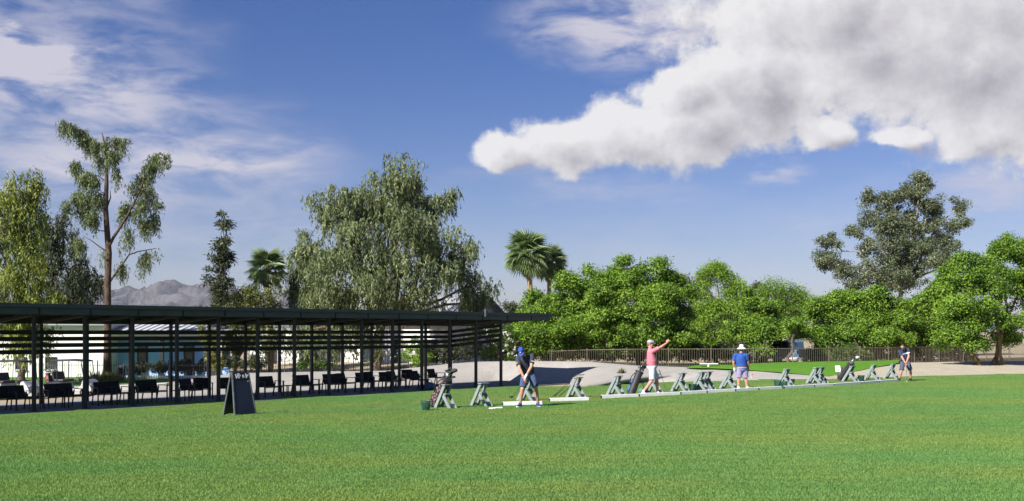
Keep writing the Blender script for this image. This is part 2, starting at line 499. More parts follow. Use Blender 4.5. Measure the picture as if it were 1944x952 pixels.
# ------------------------------------------------------------------ far mountains
def mountains():
    D = 5200.0
    prof = [(-600, 600), (-300, 560), (-80, 548), (60, 556), (150, 566), (205, 549), (240, 540), (262, 545), (285, 539), (305, 530), (325, 525), (343, 530), (362, 537), (385, 533), (402, 531), (430, 540),
            (480, 552), (560, 556), (640, 575), (760, 590), (900, 606), (1000, 618)]
    X = np.array([p[0] for p in prof]); Y = np.array([p[1] for p in prof])
    nx, ny = 420, 60
    rows = []
    for j in range(ny):
        t = j / (ny - 1)
        y = D - 1300 + 2400 * t
        r = []
        for i in range(nx):
            px = -600 + 1600 * i / (nx - 1)
            x = (px - CX) / F * D
            hgt = (HY - np.interp(px, X, Y)) / F * D
            prof_t = min(1, (t / .54)) if t < .54 else max(0, 1 - (t - .54) / .46)
            n1 = noise.hetero_terrain(Vector((x / 420, y / 420, 3)), 1.0, 2.0, 6, .7) if False else noise.ridged_multi_fractal(Vector((x / 230, y / 300, 3.3)), .75, 2.2, 7, 1.0, 2.0)
            z = hgt * prof_t ** .85 * (1 - .62 * (1 - min(1, n1 / 1.6)) * (1 if t < .5 else .25))
            r.append((x, y, max(-20, z - 10 * (1 - prof_t))))
        rows.append(r)
    m = ground_mat('mountain_rock', [(.095, .089, .098), (.065, .062, .072), (.13, .118, .12), (.042, .04, .05)], (.004, .012, .03), bump=.6, bscale=.03)
    for nd in m.node_tree.nodes:
        if nd.type == 'BUMP': nd.inputs['Distance'].default_value = 25
    sheet('mountains', rows, m, solid=False)
mountains()
# ------------------------------------------------------------------ canopy (open shade structure)
M_dark = pm('charcoal_metal', (.009, .011, .014), (.006, .007, .009), 3, rough=.55)
M_fascia = pm('slate_fascia', (.030, .044, .064), (.022, .033, .048), 1.5, rough=.45)
M_slat = pm('dark_slat', (.009, .009, .010), (.006, .006, .007), 4, rough=.65, stretch=(.3, 3, 3))
M_deck = pm('roof_deck', (.014, .014, .016), (.009, .009, .010), 2, rough=.6)
BAY, U0, W0, FLOOR = 1.755, 14.97, 36.0, -.585
D_BACK = 3.6
def canopy():
    root = thing('shade_canopy', 'long dark metal shade canopy with flat roof and horizontal slats beside the lawn', 'canopy',
                 (*UW(U0, W0), FLOOR), TH)
    zf, zb = 3.26, 2.96                                   # underside of the roof above the floor, front and back
    x0, x1 = -7 * BAY, 14.85 * BAY
    yf, yb = -.42, D_BACK + .2
    def zr(y): return zf + (zb - zf) * (y - yf) / (yb - yf)
    # roof sheet
    th = .06
    b = MB()
    b.add([(x0, yf + .01, zr(yf) + .30), (x1, yf + .01, zr(yf) + .30), (x1, yb, zr(yb) + .24), (x0, yb, zr(yb) + .24),
           (x0, yf + .01, zr(yf) + .30 + th), (x1, yf + .01, zr(yf) + .30 + th), (x1, yb, zr(yb) + .24 + th), (x0, yb, zr(yb) + .24 + th)],
          [(0, 3, 2, 1), (4, 5, 6, 7), (0, 1, 5, 4), (1, 2, 6, 5), (2, 3, 7, 6), (3, 0, 4, 7)])
    roof = b.build('roof', M_deck, root)
    # ribs of the metal deck
    k = 0; x = x0 + .2
    rib = MB(); rib.bar((0, yf + .2, zr(yf) + .275), (0, yb - .1, zr(yb) + .225), .05, .05)
    me = rib.mesh('deck_rib')
    nrib = int((x1 - x0) / .585)
    for i in range(nrib):
        o = link('deck_rib', me, M_deck, roof); o.location.x = x0 + .3 + i * .585
    # gutter along the front, fascia panels below it
    b = MB(); b.prism([(-.20, 0), (-.20, .125), (-.17, .125), (-.17, .03), (-.02, .03), (-.02, .125), (0, .125), (0, 0)], x0, x1)
    vs = [(p[1], yf + p[0], zr(yf) + .235 + p[2]) for p in b.v]; b.v = vs
    b.build('gutter', M_fascia, root)
    # end board of the roof
    b = MB(); b.bar((x1 - .02, yf + .02, zr(yf) + .24), (x1 - .02, yb, zr(yb) + .20), .03, .20); b.build('end_board', M_fascia, root)
    for i in range(-7, 15):
        a, c = i * BAY + .035, min((i + 1) * BAY, x1) - .035
        if c <= a: continue
        b = MB(); b.box(((a + c) / 2, yf - .01, zr(yf) + .115), (c - a, .03, .225)); b.build('fascia_panel', M_fascia, root)
    fb = MB(); fb.box(((x0 + x1) / 2, yf + .03, zr(yf) + .13), (x1 - x0, .04, .25)); fb.build('edge_beam', M_dark, root)
    bb = MB(); bb.box(((x0 + x1) / 2, D_BACK, zr(D_BACK) + .10), (x1 - x0, .10, .20)); bb.build('back_beam', M_dark, root)
    bb = MB(); bb.box(((x0 + x1) / 2 , 0, zr(0) + .12), (x1 - x0, .10, .18)); bb.build('front_beam', M_dark, root)
    for t in (.28, .52, .76):
        y = D_BACK * t
        bb = MB(); bb.box(((x0 + x1) / 2, y, zr(y) + .15), (x1 - x0, .08, .12)); bb.build('purlin', M_dark, root)
    # posts and rafters
    pf = MB(); pf.box((0, 0, (zr(0) + .02) / 2), (.11, .11, zr(0) + .02)); pf.box((0, 0, .012), (.2, .2, .024)); mf = pf.mesh('post')
    hb = zr(D_BACK) + .3
    pb = MB(); pb.box((0, 0, (hb) / 2 - .3), (.11, .11, hb)); mb = pb.mesh('post')
    rf = MB(); rf.bar((0, .06, zr(0) + .06), (0, D_BACK - .06, zr(D_BACK) + .06), .07, .14); mr = rf.mesh('rafter')
    for i in range(-6, 14):
        o = link('post', mf, M_dark, root); o.location.x = i * BAY
        o = link('post', mb, M_dark, root); o.location.x = i * BAY; o.location.y = D_BACK
        o = link('rafter', mr, M_dark, root); o.location.x = i * BAY
    # slats along the back and up the end
    xa, xb = -6 * BAY, 13 * BAY
    for z in (1.935, 2.175, 2.415, 2.66):
        b = MB(); b.box(((xa + xb) / 2, D_BACK - .075, z), (xb - xa, .035, .16)); b.build('slat', M_slat, root)
        b = MB(); b.bar((xb + .075, .055, z + .34), (xb + .075, D_BACK + .0, z + .02), .035, .155); b.build('slat', M_slat, root)
    # downpipe head where the gutter joins
    b = MB(); b.box((12 * BAY, yf - .225, zr(yf) + .33), (.07, .04, .36)); b.build('gutter_joint', pm('galvanised', (.32, .35, .37), rough=.35, metal=.6), root)
canopy()

# ------------------------------------------------------------------ chairs and tables under the canopy
M_sling = pm('black_sling', (.006, .006, .007), (.004, .004, .005), 40, rough=.8)
M_frame = pm('black_frame', (.008, .008, .009), (.006, .006, .007), 8, rough=.5)
def make_chair():
    t = thing('armchair', 'x', 'chair')
    b = MB(); b.box((0, -.03, .40), (.50, .50, .035), Matrix.Rotation(R(-3), 3, 'X')); b.build('seat', M_sling, t, bevel=.006)
    b = MB(); b.bar((0, .20, .405), (0, .335, .80), .50, .03, (0, 1, .3)); b.build('backrest', M_sling, t, bevel=.006)
    for s in (-1, 1):
        b = MB(); b.bar((s * .285, -.27, 0), (s * .285, -.27, .60), .035, .035, (0, 1, 0)); b.build('leg', M_frame, t)
        b = MB(); b.bar((s * .275, .34, 0), (s * .275, .20, .58), .032, .032, (0, 1, 0)); b.build('leg', M_frame, t)
        b = MB(); b.box((s * .29, -.03, .61), (.05, .54, .025)); b.build('armrest', M_frame, t, bevel=.005)
    b = MB(); b.box((0, -.255, .375), (.54, .03, .03)); b.box((0, .225, .385), (.52, .03, .03)); b.build('seat_frame', M_frame, t)
    return t
# (photo x of the seat, how far behind the front posts, turn in degrees)
CH_PX = [(6, 1.0, -8), (40, .9, 10), (106, 1.1, -5), (131, 1.2, 7), (199, 1.2, -6), (221, 1.3, 4), (276, 1.3, -14), (294, 1.5, 8),
         (362, 1.3, 12), (384, 1.8, -20), (436, 1.2, 0), (512, 1.0, 6), (580, 1.0, 4), (634, .95, -6), (656, 1.3, 10), (692, 1.2, -12), (708, 1.8, 14),
         (737, 1.0, -6), (752, 1.7, 10), (778, 2.6, -14), (795, 1.1, 8), (828, 2.4, 12)]
ORD = ['first', 'second', 'third', 'fourth', 'fifth', 'sixth', 'seventh', 'eighth', 'ninth', 'tenth', 'eleventh', 'twelfth', 'thirteenth',
       'fourteenth', 'fifteenth', 'sixteenth', 'seventeenth', 'eighteenth', 'nineteenth', 'twentieth', 'twenty-first', 'twenty-second']
def at_w(px, w):
    """point on the line of sight px that lies w behind the canopy's front"""
    a = (px - CX) / F
    y = w / (UX - UY * a)
    return a * y, y
ch0 = make_chair()
for i, (px, dw, rz) in enumerate(CH_PX):
    c = ch0 if i == 0 else copy_tree(ch0)
    x, y = at_w(px, W0 + dw)
    c.location = (x, y, FLOOR); c.rotation_euler.z = TH + R(rz); c.scale = ({11: 1.7, 12: 1.75, 13: 1.5}.get(i, 1.2), 1.05, 1.04)
    extra = {0: ', cut by the photo edge', 10: ', half hidden by the sign board', 21: ', nearest the tees'}.get(i, '')
    c['label'] = f'black sling {"wide " if i in (11, 12, 13) else ""}armchair under the canopy, {ORD[i]} from the left{extra}'
    c['group'] = 'black armchairs under the canopy'
def make_table():
    t = thing('side_table', 'x', 'table')
    b = MB(); b.box((0, 0, .43), (.42, .42, .025)); b.build('tabletop', M_frame, t, bevel=.004)
    for sx in (-1, 1):
        for sy in (-1, 1):
            b = MB(); b.box((sx * .18, sy * .18, .21), (.03, .03, .42)); b.build('leg', M_frame, t)
    return t
t0 = make_table()
for i, (px, dw, w) in enumerate(((70, .95, 'between the second and third armchairs'), (248, 1.0, 'between the sixth and seventh armchairs'),
                                 (338, .9, 'between the eighth and ninth armchairs'), (546, .9, 'between the twelfth and thirteenth armchairs'), (607, .9, 'between the thirteenth and fourteenth armchairs'))):
    c = t0 if i == 0 else copy_tree(t0)
    x, y = at_w(px, W0 + dw)
    c.location = (x, y, FLOOR); c.rotation_euler.z = TH + R(3 * i - 5)
    c['label'] = 'low black metal side table ' + w
    c['group'] = 'side tables under the canopy'

# ------------------------------------------------------------------ sandwich board on the lawn
def sign_board():
    p = at(455, 788.5)
    t = thing('sandwich_board', 'black folding sandwich board standing alone on the lawn in front of the canopy', 'sign', p, R(45))
    Mb = pm('board_black', (.013, .017, .026), (.009, .012, .019), 2, rough=.35)
    Mf = pm('sunlit_board_edge', (.10, .115, .13), (.07, .08, .09), 4, rough=.4)  # rails that catch the sun: the light is put into this paler grey
    Mc = pm('chalk', (.62, .64, .66), (.45, .46, .48), 30, rough=.9)
    hh, w0, w1, sp = 1.12, .62, .47, .29
    lean = math.atan2(sp, hh)
    for s, nm in ((-1, 'front_panel'), (1, 'rear_panel')):
        b = MB()
        y0, y1 = s * sp, s * .025
        for dy in (-.014, .014):
            b.v += [(-w0 / 2, y0 + dy, .0), (w0 / 2, y0 + dy, .0), (w1 / 2, y1 + dy, hh), (-w1 / 2, y1 + dy, hh)]
        b.f += [(0, 1, 2, 3), (7, 6, 5, 4), (0, 4, 5, 1), (1, 5, 6, 2), (2, 6, 7, 3), (3, 7, 4, 0)]
        pan = b.build(nm, Mb, t)
        for k in (-1, 1):
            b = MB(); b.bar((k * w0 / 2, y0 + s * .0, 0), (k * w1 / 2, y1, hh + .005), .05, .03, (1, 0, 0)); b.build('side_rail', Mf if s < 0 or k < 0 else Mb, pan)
        b = MB(); b.bar((-w1 / 2 - .03, y1 + s * .06 - s * .012, hh - .17), (w1 / 2 + .03, y1 + s * .06 - s * .012, hh - .17), .034, .03); b.build('cross_rail', Mb, pan)
        b = MB(); b.bar((-w0 / 2 + .03, y0 - s * .01, .05), (w0 / 2 - .03, y0 - s * .01, .05), .034, .045); b.build('bottom_rail', Mb, pan)
    # the chalked lettering on the header, too small to read
    def strokes(cx, spec, par):
        b = MB()
        for (xa, za, xb, zb) in spec:
            f = lambda z: -.025 - (hh - z) / hh * (sp - .025) - .022
            b.bar((cx + xa, f(hh - .12 + za), hh - .12 + za), (cx + xb, f(hh - .12 + zb), hh - .12 + zb), .006, .018, (1, 0, .3))
        b.build('lettering', Mc, par)
    strokes(-.13, [(-.03, .08, -.01, -.04), (-.01, -.04, .04, .09), (.02, .02, .06, .05), (.05, .05, .05, -.03), (.07, .09, .075, -.03), (.075, .09, .12, .02)], t)
    strokes(.05, [(0, -.02, .0, .05), (.03, .05, .03, -.02), (.0, .05, .04, .05), (.09, .09, .10, -.03), (.12, .06, .12, -.02), (.12, .02, .16, .05)], t)
    b = MB(); b.box((.19, -.105, hh - .235), (.05, .006, .025)); b.build('label_plate', Mc, t)
sign_board()
# ------------------------------------------------------------------ tee line: white beams, bag stands, baskets, balls
TEE = R(41)
M_white = pm('white_paint', (.88, .88, .87), (.80, .80, .78), 5, rough=.5, bump=.05)
M_stand = pm('grey_green_lumber', (.225, .265, .262), (.175, .212, .21), 5, rough=.75, stretch=(1, 1, .4), bump=.1)
M_dkend = pm('beam_end_cap', (.03, .035, .05), rough=.6)
def floor_pt(px, py):
    p = at(px, py); return p
BEAMS = [(955, 771, 1031, 769, 'nearest white tee beam, behind the golfer in the blue cap'),
         (1044, 763.5, 1119, 761, 'lone white tee beam in front of the clubs leaning on a stand'),
         (1143, 757.5, 1213, 754.5, 'white tee beam in front of the black and blue golf bag'),
         (1215, 754, 1292, 750.5, 'white tee beam by the feet of the golfer in the pink shirt'),
         (1294, 750, 1342, 747.5, 'white tee beam just right of the golfer in the pink shirt'),
         (1344, 747, 1396, 744.5, 'white tee beam left of the golfer in the white hat'),
         (1398, 744, 1440, 741.7, 'white tee beam at the feet of the golfer in the white hat'),
         (1442, 741.5, 1485, 739.3, 'white tee beam left of the cluster of green baskets'),
         (1491, 739, 1546, 736, 'white tee beam right of the cluster of green baskets'),
         (1548, 735.5, 1583, 733.8, 'short white tee beam below the pair of close stands'),
         (1585, 733.5, 1636, 730.5, 'white tee beam below the black bag with a white club cover'),
         (1638, 730, 1669, 728, 'white tee beam, second from the far end'),
         (1671, 727.5, 1705, 725.3, 'farthest white tee beam, by the golfer in the striped shirt')]
for x0, y0, x1, y1, lab in BEAMS:
    a, b_ = floor_pt(x0, y0), floor_pt(x1, y1)
    v = b_ - a; L = v.length; rz = math.atan2(v.y, v.x)
    t = thing('tee_beam', lab, 'beam', (a + b_) / 2, rz, 'white beams along the tee line')
    b = MB(); b.box((0, .05, .055), (L - .02, .10, .11)); b.build('timber', M_white, t, bevel=.006)
    for s in (-1, 1):
        b = MB(); b.box((s * (L / 2 - .006), .05, .052), (.012, .096, .10)); b.build('end_cap', M_dkend, t)

def make_stand():
    t = thing('bag_stand', 'x', 'bag stand')
    for y in (-.105, .105):
        b = MB(); b.bar((-.31, y, .0), (.11, y, .645), .10, .04, (0, 1, 0)); 
        b.build('long_leg', M_stand, t, bevel=.004)
        b = MB(); b.bar((-.035, y + .0415, .40), (.31, y + .0415, 0), .10, .036, (0, 1, 0)); b.build('short_leg', M_stand, t, bevel=.004)
    b = MB(); b.box((.115, 0, .662), (.15, .31, .03)); b.build('top_shelf', M_stand, t, bevel=.004)
    b = MB(); b.bar((.06, -.084, .405), (.06, .084, .405), .15, .04); b.build('middle_rest', M_stand, t, bevel=.004)
    b = MB(); b.bar((.25, -.08, .105), (.25, .11, .105), .035, .09); b.build('low_rail', M_stand, t, bevel=.004)
    b = MB(); b.bar((-.27, -.084, .07), (-.27, .084, .07), .03, .07); b.build('rear_rail', M_stand, t, bevel=.004)
    return t
STANDS = [(845, 777, 'wooden bag stand holding the dark camouflage golf bag'),
          (913, 773, 'empty wooden bag stand between the camouflage bag and the golfer in the blue cap'),
          (1000, 763.5, 'wooden bag stand seen between the legs of the golfer in the blue cap'),
          (1093, 757.5, 'wooden bag stand with golf clubs leaning on it'),
          (1169, 753.5, 'empty wooden bag stand left of the black and blue bag'),
          (1240, 748.5, 'wooden bag stand behind the legs of the golfer in the pink shirt'),
          (1291, 746, 'empty wooden bag stand just right of the golfer in the pink shirt'),
          (1328, 743.5, 'left one of two close bag stands beside a green basket'),
          (1341, 742.5, 'right one of two close bag stands beside a green basket'),
          (1383, 740.5, 'empty wooden bag stand left of the golfer in the white hat'),
          (1490, 735, 'wooden bag stand amid the cluster of green baskets'),
          (1546, 730.5, 'front one of the two overlapping bag stands right of the basket cluster'),
          (1556, 729.5, 'rear one of the two overlapping bag stands right of the basket cluster'),
          (1614, 726.5, 'wooden bag stand holding the black bag with a white club cover'),
          (1655, 723.5, 'empty wooden bag stand, second from the far end'),
          (1692, 721, 'farthest wooden bag stand, next to the golfer in the striped shirt')]
st0 = make_stand()
random.seed(11)
STP = []
for i, (px, py, lab) in enumerate(STANDS):
    t = st0 if i == 0 else copy_tree(st0)
    p = at(px, py - 1.5); t.location = p + Vector((0, 0, -.012)); t.rotation_euler.z = TEE - R(90) + R(random.uniform(-4, 4))
    t['label'] = lab; t['group'] = 'wooden bag stands along the tee line'
    STP.append((p, t.rotation_euler.z))
def local(i, q):
    p, a = STP[i]; c, s = math.cos(a), math.sin(a)
    return p + Vector((c * q[0] - s * q[1], s * q[0] + c * q[1], q[2]))

# range baskets
M_green = pm('green_plastic', (.018, .085, .055), (.012, .065, .042), 6, rough=.45)
M_palegreen = pm('pale_green_plastic', (.10, .20, .17), (.07, .15, .12), 6, rough=.45)
def make_basket(name, mat):
    t = thing(name, 'x', 'basket')
    b = MB(); h, r0, r1 = .25, .095, .135
    for k in range(20):
        a = 2 * math.pi * k / 20; c, s = math.cos(a), math.sin(a)
        b.bar((r0 * c, r0 * s, .005), (r1 * c, r1 * s, h), .022, .006, (c, s, 0))
    for j in range(1, 6):
        z = h * j / 6.3; r = r0 + (r1 - r0) * z / h
        b.tube([(r * math.cos(2 * math.pi * k / 20), r * math.sin(2 * math.pi * k / 20), z) for k in range(21)], .008, 4)
    b.build('lattice_wall', mat, t)
    b = MB(); b.tube([((r1 + .004) * math.cos(2 * math.pi * k / 20), (r1 + .004) * math.sin(2 * math.pi * k / 20), h) for k in range(21)], .012, 6); b.build('rim', mat, t)
    b = MB(); b.tube([(0, 0, .004), (0, 0, .014)], r0, 20); b.build('bottom', mat, t)
    b = MB(); b.tube([((r1 + .01) * math.cos(a), -.03 - .10 * math.sin(a), h - .01 - .03 * math.sin(a)) for a in [math.pi * k / 12 for k in range(13)]], .005, 5); b.build('handle', pm('wire', (.25, .26, .26), rough=.4, metal=.7), t)
    return t
b0 = make_basket('range_basket', M_green)
BASK = [(808.5, 779.5, 0, 'dark green ball basket standing alone left of the camouflage bag', 1.0),
        (1226, 750.5, 96, 'pale green ball basket lying tipped over at the feet of the golfer in pink', 1.0),
        (1315, 743.5, 0, 'green ball basket beside the left one of two close bag stands', 1.0),
        (1329, 741.5, 74, 'tipped green ball basket between two close bag stands', 1.0),
        (1476, 735, 0, 'green ball basket at the left of the basket cluster', 1.0),
        (1488, 737.8, 0, 'green ball basket at the front of the basket cluster', 1.0),
        (1494, 733, 0, 'green ball basket in the middle of the basket cluster', 1.0),
        (1502, 732.5, 0, 'green ball basket at the right of the basket cluster', 1.0),
        (1635, 724.5, 0, 'green ball basket right of the black bag with a white club cover', 1.0)]
b1 = make_basket('range_basket', M_palegreen)
for i, (px, py, tip, lab, sc) in enumerate(BASK):
    t = b0 if i == 0 else (b1 if i == 1 else copy_tree(b0 if i != 3 else b1))
    p = at(px, py)
    t.location = p + Vector((0, 0, .115 if tip else -.004)); t.rotation_euler = (R(tip), 0, R(-30 + 47 * i) if not tip else R(200))
    if tip: t.location.z = p.z + .13
    t['label'] = lab; t['group'] = 'green ball baskets on the tee line'

# balls
M_ball = pm('golf_ball', (.86, .86, .84), (.80, .80, .78), 60, rough=.35)
bb = MB(); bb.ball((0, 0, .0213), .0213, 12, 8); ballme = bb.mesh('golf_ball')
random.seed(5)
def ball(p, lab, grp=None):
    o = link('golf_ball', ballme, M_ball, None, True); o.location = p
    tag(o, lab, 'golf ball', grp); return o
ball(at(981.5, 774.5), 'white golf ball teed up in front of the golfer in the blue cap')
q0, q1 = at(929, 778), at(953, 776)
for k in range(26):
    f = k / 25
    p = q0.lerp(q1, f) + Vector((random.uniform(-.012, .012), random.uniform(-.06, .08), 0))
    g = drop(p.x, p.y); ball(g + Vector((0, 0, .004)), 'white golf ball in the loose row on the grass by the nearest tee beam', 'row of golf balls on the grass')

# ------------------------------------------------------------------ clubs and bags
M_steel = pm('club_steel', (.45, .46, .47), (.38, .39, .40), 10, rough=.3, metal=.9)
M_shaft = pm('dark_shaft', (.03, .03, .032), rough=.35)
M_grip = pm('rubber_grip', (.012, .012, .012), rough=.8)
M_hblk = pm('black_head', (.015, .015, .017), rough=.25, coat=.4)
def club(head, grip, lab, grp=None, wood=False, toe=(1, 0, 0), dark=True):
    """a club from its head (where it rests) up to the grip end"""
    head, grip = Vector(head), Vector(grip)
    t = thing('golf_club', lab, 'golf club', head, 0, grp)
    d = grip - head; n = d.normalized()
    b = MB(); b.tube([n * .02, d * .72], [.0055, .0075], 6); b.build('shaft', M_shaft if dark else M_steel, t, True)
    b = MB(); b.tube([d * .72, d], [.010, .0135], 8); b.build('grip', M_grip, t, True)
    toe = Vector(toe).normalized(); b = MB()
    if wood: b.ball(toe * .045, (.06, .05, .032), 12, 8); b.tube([n * .06, toe * .02], .010, 6)
    else:
        up = n; s = toe.cross(up).normalized()
        b.add([p for k in (-.008, .008) for p in (s * k - up * .02, s * k + toe * .075 - up * .028, s * k + toe * .085 + up * .025, s * k + up * .012)],
              [(0, 1, 2, 3), (7, 6, 5, 4), (0, 4, 5, 1), (1, 5, 6, 2), (2, 6, 7, 3), (3, 7, 4, 0)])
        b.tube([n * .06, -n * .01], .008, 6)
    b.build('club_head', M_hblk if wood else M_steel, t, wood)
    return t

def golf_bag(name, lab, foot, top, mats, r=.125, legs=None, nclub=7, cover=None, seed=0, pockets=True, cl_lab='', strap_side=1):
    foot, top = Vector(foot), Vector(top)
    t = thing(name, lab, 'golf bag', foot)
    ax = top - foot; L = ax.length; n = ax.normalized()
    s = n.cross(Vector((0, 1, 0))).normalized() if abs(n.y) < .9 else Vector((1, 0, 0))
    s = Vector((1, 0, 0)) - n * n.x; s.normalize(); f = s.cross(n)            # s to the right, f to the back
    body, trim, pocket = mats
    b = MB(); b.loft([(n * (L * k), s * r * w, f * r * w * .9) for k, w in ((0, .86), (.02, .95), (.06, 1), (.3, 1.02), (.6, .92), (.8, .93), (.93, 1.0), (.985, 1.02))], 16); b.build('bag_body', body, t, True)
    b = MB(); b.loft([(n * (L * k), s * r * w, f * r * w * .92) for k, w in ((.94, 1.06), (.95, 1.10), (.99, 1.10), (1.0, 1.02))], 16); b.build('collar', trim, t, True)
    b = MB(); b.loft([(n * (L * k), s * r * w, f * r * w * .92) for k, w in ((-.015, .85), (-.005, .93), (.045, 1.05), (.055, 1.02))], 16); b.build('base', trim, t, True)
    if pockets:
        for k0, k1, dx, wd in ((.10, .40, -.75, .085), (.46, .62, -.80, .06), (.12, .55, .55, .05)):
            c0 = n * (L * k0) + s * (dx * r) - f * r * .45; c1 = n * (L * k1) + s * (dx * r) - f * r * .45
            b = MB(); b.loft([(c0, s * wd * .5, f * wd * .5), (c0.lerp(c1, .08), s * wd, f * wd * .9), (c0.lerp(c1, .7), s * wd * .95, f * wd * .85), (c1, s * wd * .45, f * wd * .4)], 12); b.build('pocket', pocket, t, True)
    b = MB(); pts = []
    for k in range(9):
        a = k / 8; pts.append(n * (L * (.88 - .5 * a)) + (s * -1) * (r * 1.0 + .07 * math.sin(math.pi * a)) - f * .05)
    b.tube(pts, .016, 6); b.build('strap', trim, t, True)
    if legs:
        for q in legs:
            b = MB(); b.tube([n * (L * .86) + (Vector(q) - foot).normalized() * .06, Vector(q) - foot], .008, 6); b.build('stand_leg', M_shaft, t)
    rng = random.Random(seed)
    for k in range(nclub):
        off = s * rng.uniform(-.07, .07) + f * rng.uniform(-.07, .07)
        ht = rng.uniform(.12, .26)
        hd = foot + n * (L + ht) + off * 1.5 + Vector((0, 0, 0))
        gp = foot + n * (L * .25) + off * .6
        g = club(hd, gp, cl_lab, cl_lab.replace('golf club', 'clubs'), wood=rng.random() < .35, toe=(rng.choice((-1, 1, 1)), rng.uniform(-1, .4), .2), dark=rng.random() < .5)
    if cover is not None:
        for k, (cm, off, ht, rr, lb) in enumerate(cover):
            hd = foot + n * (L + ht) + s * off
            g = thing('club_cover', lb, 'club cover', hd)
            b = MB(); b.loft([(n * -.17, s * .022, f * .022), (n * -.06, s * .03, f * .03), (n * .0 + s * .01, s * rr * .8, f * rr * .7), (n * .05 + s * .03, s * rr * 1.1, f * rr * .85), (n * .09 + s * .05, s * rr * .9, f * rr * .7), (n * .115 + s * .06, s * rr * .35, f * rr * .3)], 14)
            b.build('knit_sock', cm, g, True)
            b = MB(); b.loft([(n * -.075, s * .036, f * .036), (n * -.055, s * .036, f * .036)], 14); b.build('cuff', trim, g, True)
            b = MB(); b.tube([n * -.5, n * -.15], .006, 6); b.build('shaft', M_shaft, g)
    return t
M_camo = pm('dark_camouflage', (.022, .014, .016), (.27, .17, .17), 17, rough=.6, lo=.53, hi=.58, detail=2)
M_bagblk = pm('black_nylon', (.014, .014, .016), (.022, .022, .025), 9, rough=.6)
M_bagblue = pm('blue_nylon', (.022, .12, .32), (.016, .085, .24), 6, rough=.55)
M_baggrey = pm('grey_nylon', (.10, .10, .11), (.05, .05, .055), 12, rough=.6)
M_sock = pm('grey_sock', (.05, .055, .055), (.03, .03, .032), 30, rough=.9)
M_wsock = pm('white_sock', (.62, .62, .62), (.45, .45, .46), 8, rough=.8)
golf_bag('golf_bag', 'dark camouflage golf bag leaning on the nearest wooden stand', local(0, (-.44, -.03, .05)) + Vector((-.03, 0, 0)), local(0, (.12, -.02, .83)), (M_camo, M_bagblk, M_camo),
         nclub=8, cover=[(M_sock, .05, .26, .075, 'large grey club cover on top of the camouflage golf bag')], seed=4, cl_lab='golf club sticking up out of the camouflage golf bag')
p = at(1199, 752.5)
golf_bag('golf_bag', 'black and blue golf bag on thin legs beside the golfer in the pink shirt', p + Vector((-.03, .0, .03)), p + Vector((.28, .12, .80)), (M_bagblk, M_bagblk, M_bagblue),
         legs=[at(1190, 748) + Vector((.1, .5, .0)), at(1226, 749)], nclub=6,
         cover=[(M_hblk, .0, .14, .07, 'black club cover at the front of the black and blue golf bag'), (M_hblk, .09, .20, .065, 'black club cover at the right of the black and blue golf bag'), (M_sock, .05, .30, .07, 'topmost dark club cover on the black and blue golf bag')], seed=8, cl_lab='golf club standing in the black and blue golf bag')
golf_bag('golf_bag', 'black golf bag with grey piping leaning on the far stand', local(13, (-.44, -.03, .05)) + Vector((-.05, 0, 0)), local(13, (.10, -.02, .82)), (M_bagblk, M_baggrey, M_baggrey),
         nclub=5, cover=[(M_wsock, .04, .24, .075, 'white club cover on the far black golf bag')], seed=12, cl_lab='golf club standing in the far black golf bag')
# clubs leaning on the fourth stand, one more behind the golfer in pink
for k, (hx, gx, gy) in enumerate(((-.02, -.92, -.25), (.03, -.98, -.12), (.07, -.86, -.02))):
    hd = local(3, (.14 + .03 * k, -.13 + .10 * k, .735)); foot = local(3, (gx * .86, gy, .02))
    club(hd, foot, ['leftmost', 'middle', 'rightmost'][k] + ' of three golf clubs leaning head up on the lone stand', 'clubs leaning on a stand', toe=(1, -.3, .2))
club(at(1267, 747) + Vector((0, 0, .02)), ray(1251.5, 703, at(1267, 747).y + .25), 'golf club propped up right behind the golfer in the pink shirt', toe=(1, 0, 0))
# a blue duffel at the edge of the canopy floor
def duffel():
    p = Vector((*at_w(815, W0 - .3), FLOOR))
    t = thing('duffel_bag', 'blue duffel bag on the canopy floor behind the camouflage golf bag', 'bag', p, TH + R(20))
    Md = pm('denim_blue', (.035, .075, .17), (.022, .05, .12), 5, rough=.85)
    b = MB(); b.loft([((-.30, 0, .17), (0, .10, 0), (0, 0, .10)), ((-.28, 0, .18), (0, .16, 0), (0, 0, .17)), ((0, 0, .19), (0, .17, 0), (0, 0, .19)), ((.26, 0, .18), (0, .16, 0), (0, 0, .17)), ((.29, 0, .17), (0, .1, 0), (0, 0, .1))], 16); b.build('bag_body', Md, t, True)
    b = MB(); b.tube([(-.16, -.06, .33), (-.14, -.03, .45), (0, 0, .50), (.14, -.03, .45), (.16, -.06, .33)], .014, 6); b.build('handle', M_bagblk, t, True)
    b = MB(); b.box((.0, -.17, .18), (.26, .05, .16)); b.build('pocket', Md, t, bevel=.015)
duffel()

# ------------------------------------------------------------------ people
def skinned(name, mb, mat, parent, voxel=.008, smooth=4):
    """fuse overlapping closed pieces into one continuous surface"""
    me = mb.mesh(name + '_src')
    tmp = bpy.data.objects.new(name + '_src', me); COL.objects.link(tmp)
    r = tmp.modifiers.new('r', 'REMESH'); r.mode = 'VOXEL'; r.voxel_size = voxel
    s = tmp.modifiers.new('s', 'SMOOTH'); s.factor = .5; s.iterations = smooth
    dg = bpy.context.evaluated_depsgraph_get()
    out = bpy.data.meshes.new_from_object(tmp.evaluated_get(dg)); out.name = name
    bpy.data.objects.remove(tmp, do_unlink=True); bpy.data.meshes.remove(me)
    out.materials.clear()
    return link(name, out, mat, parent, True)

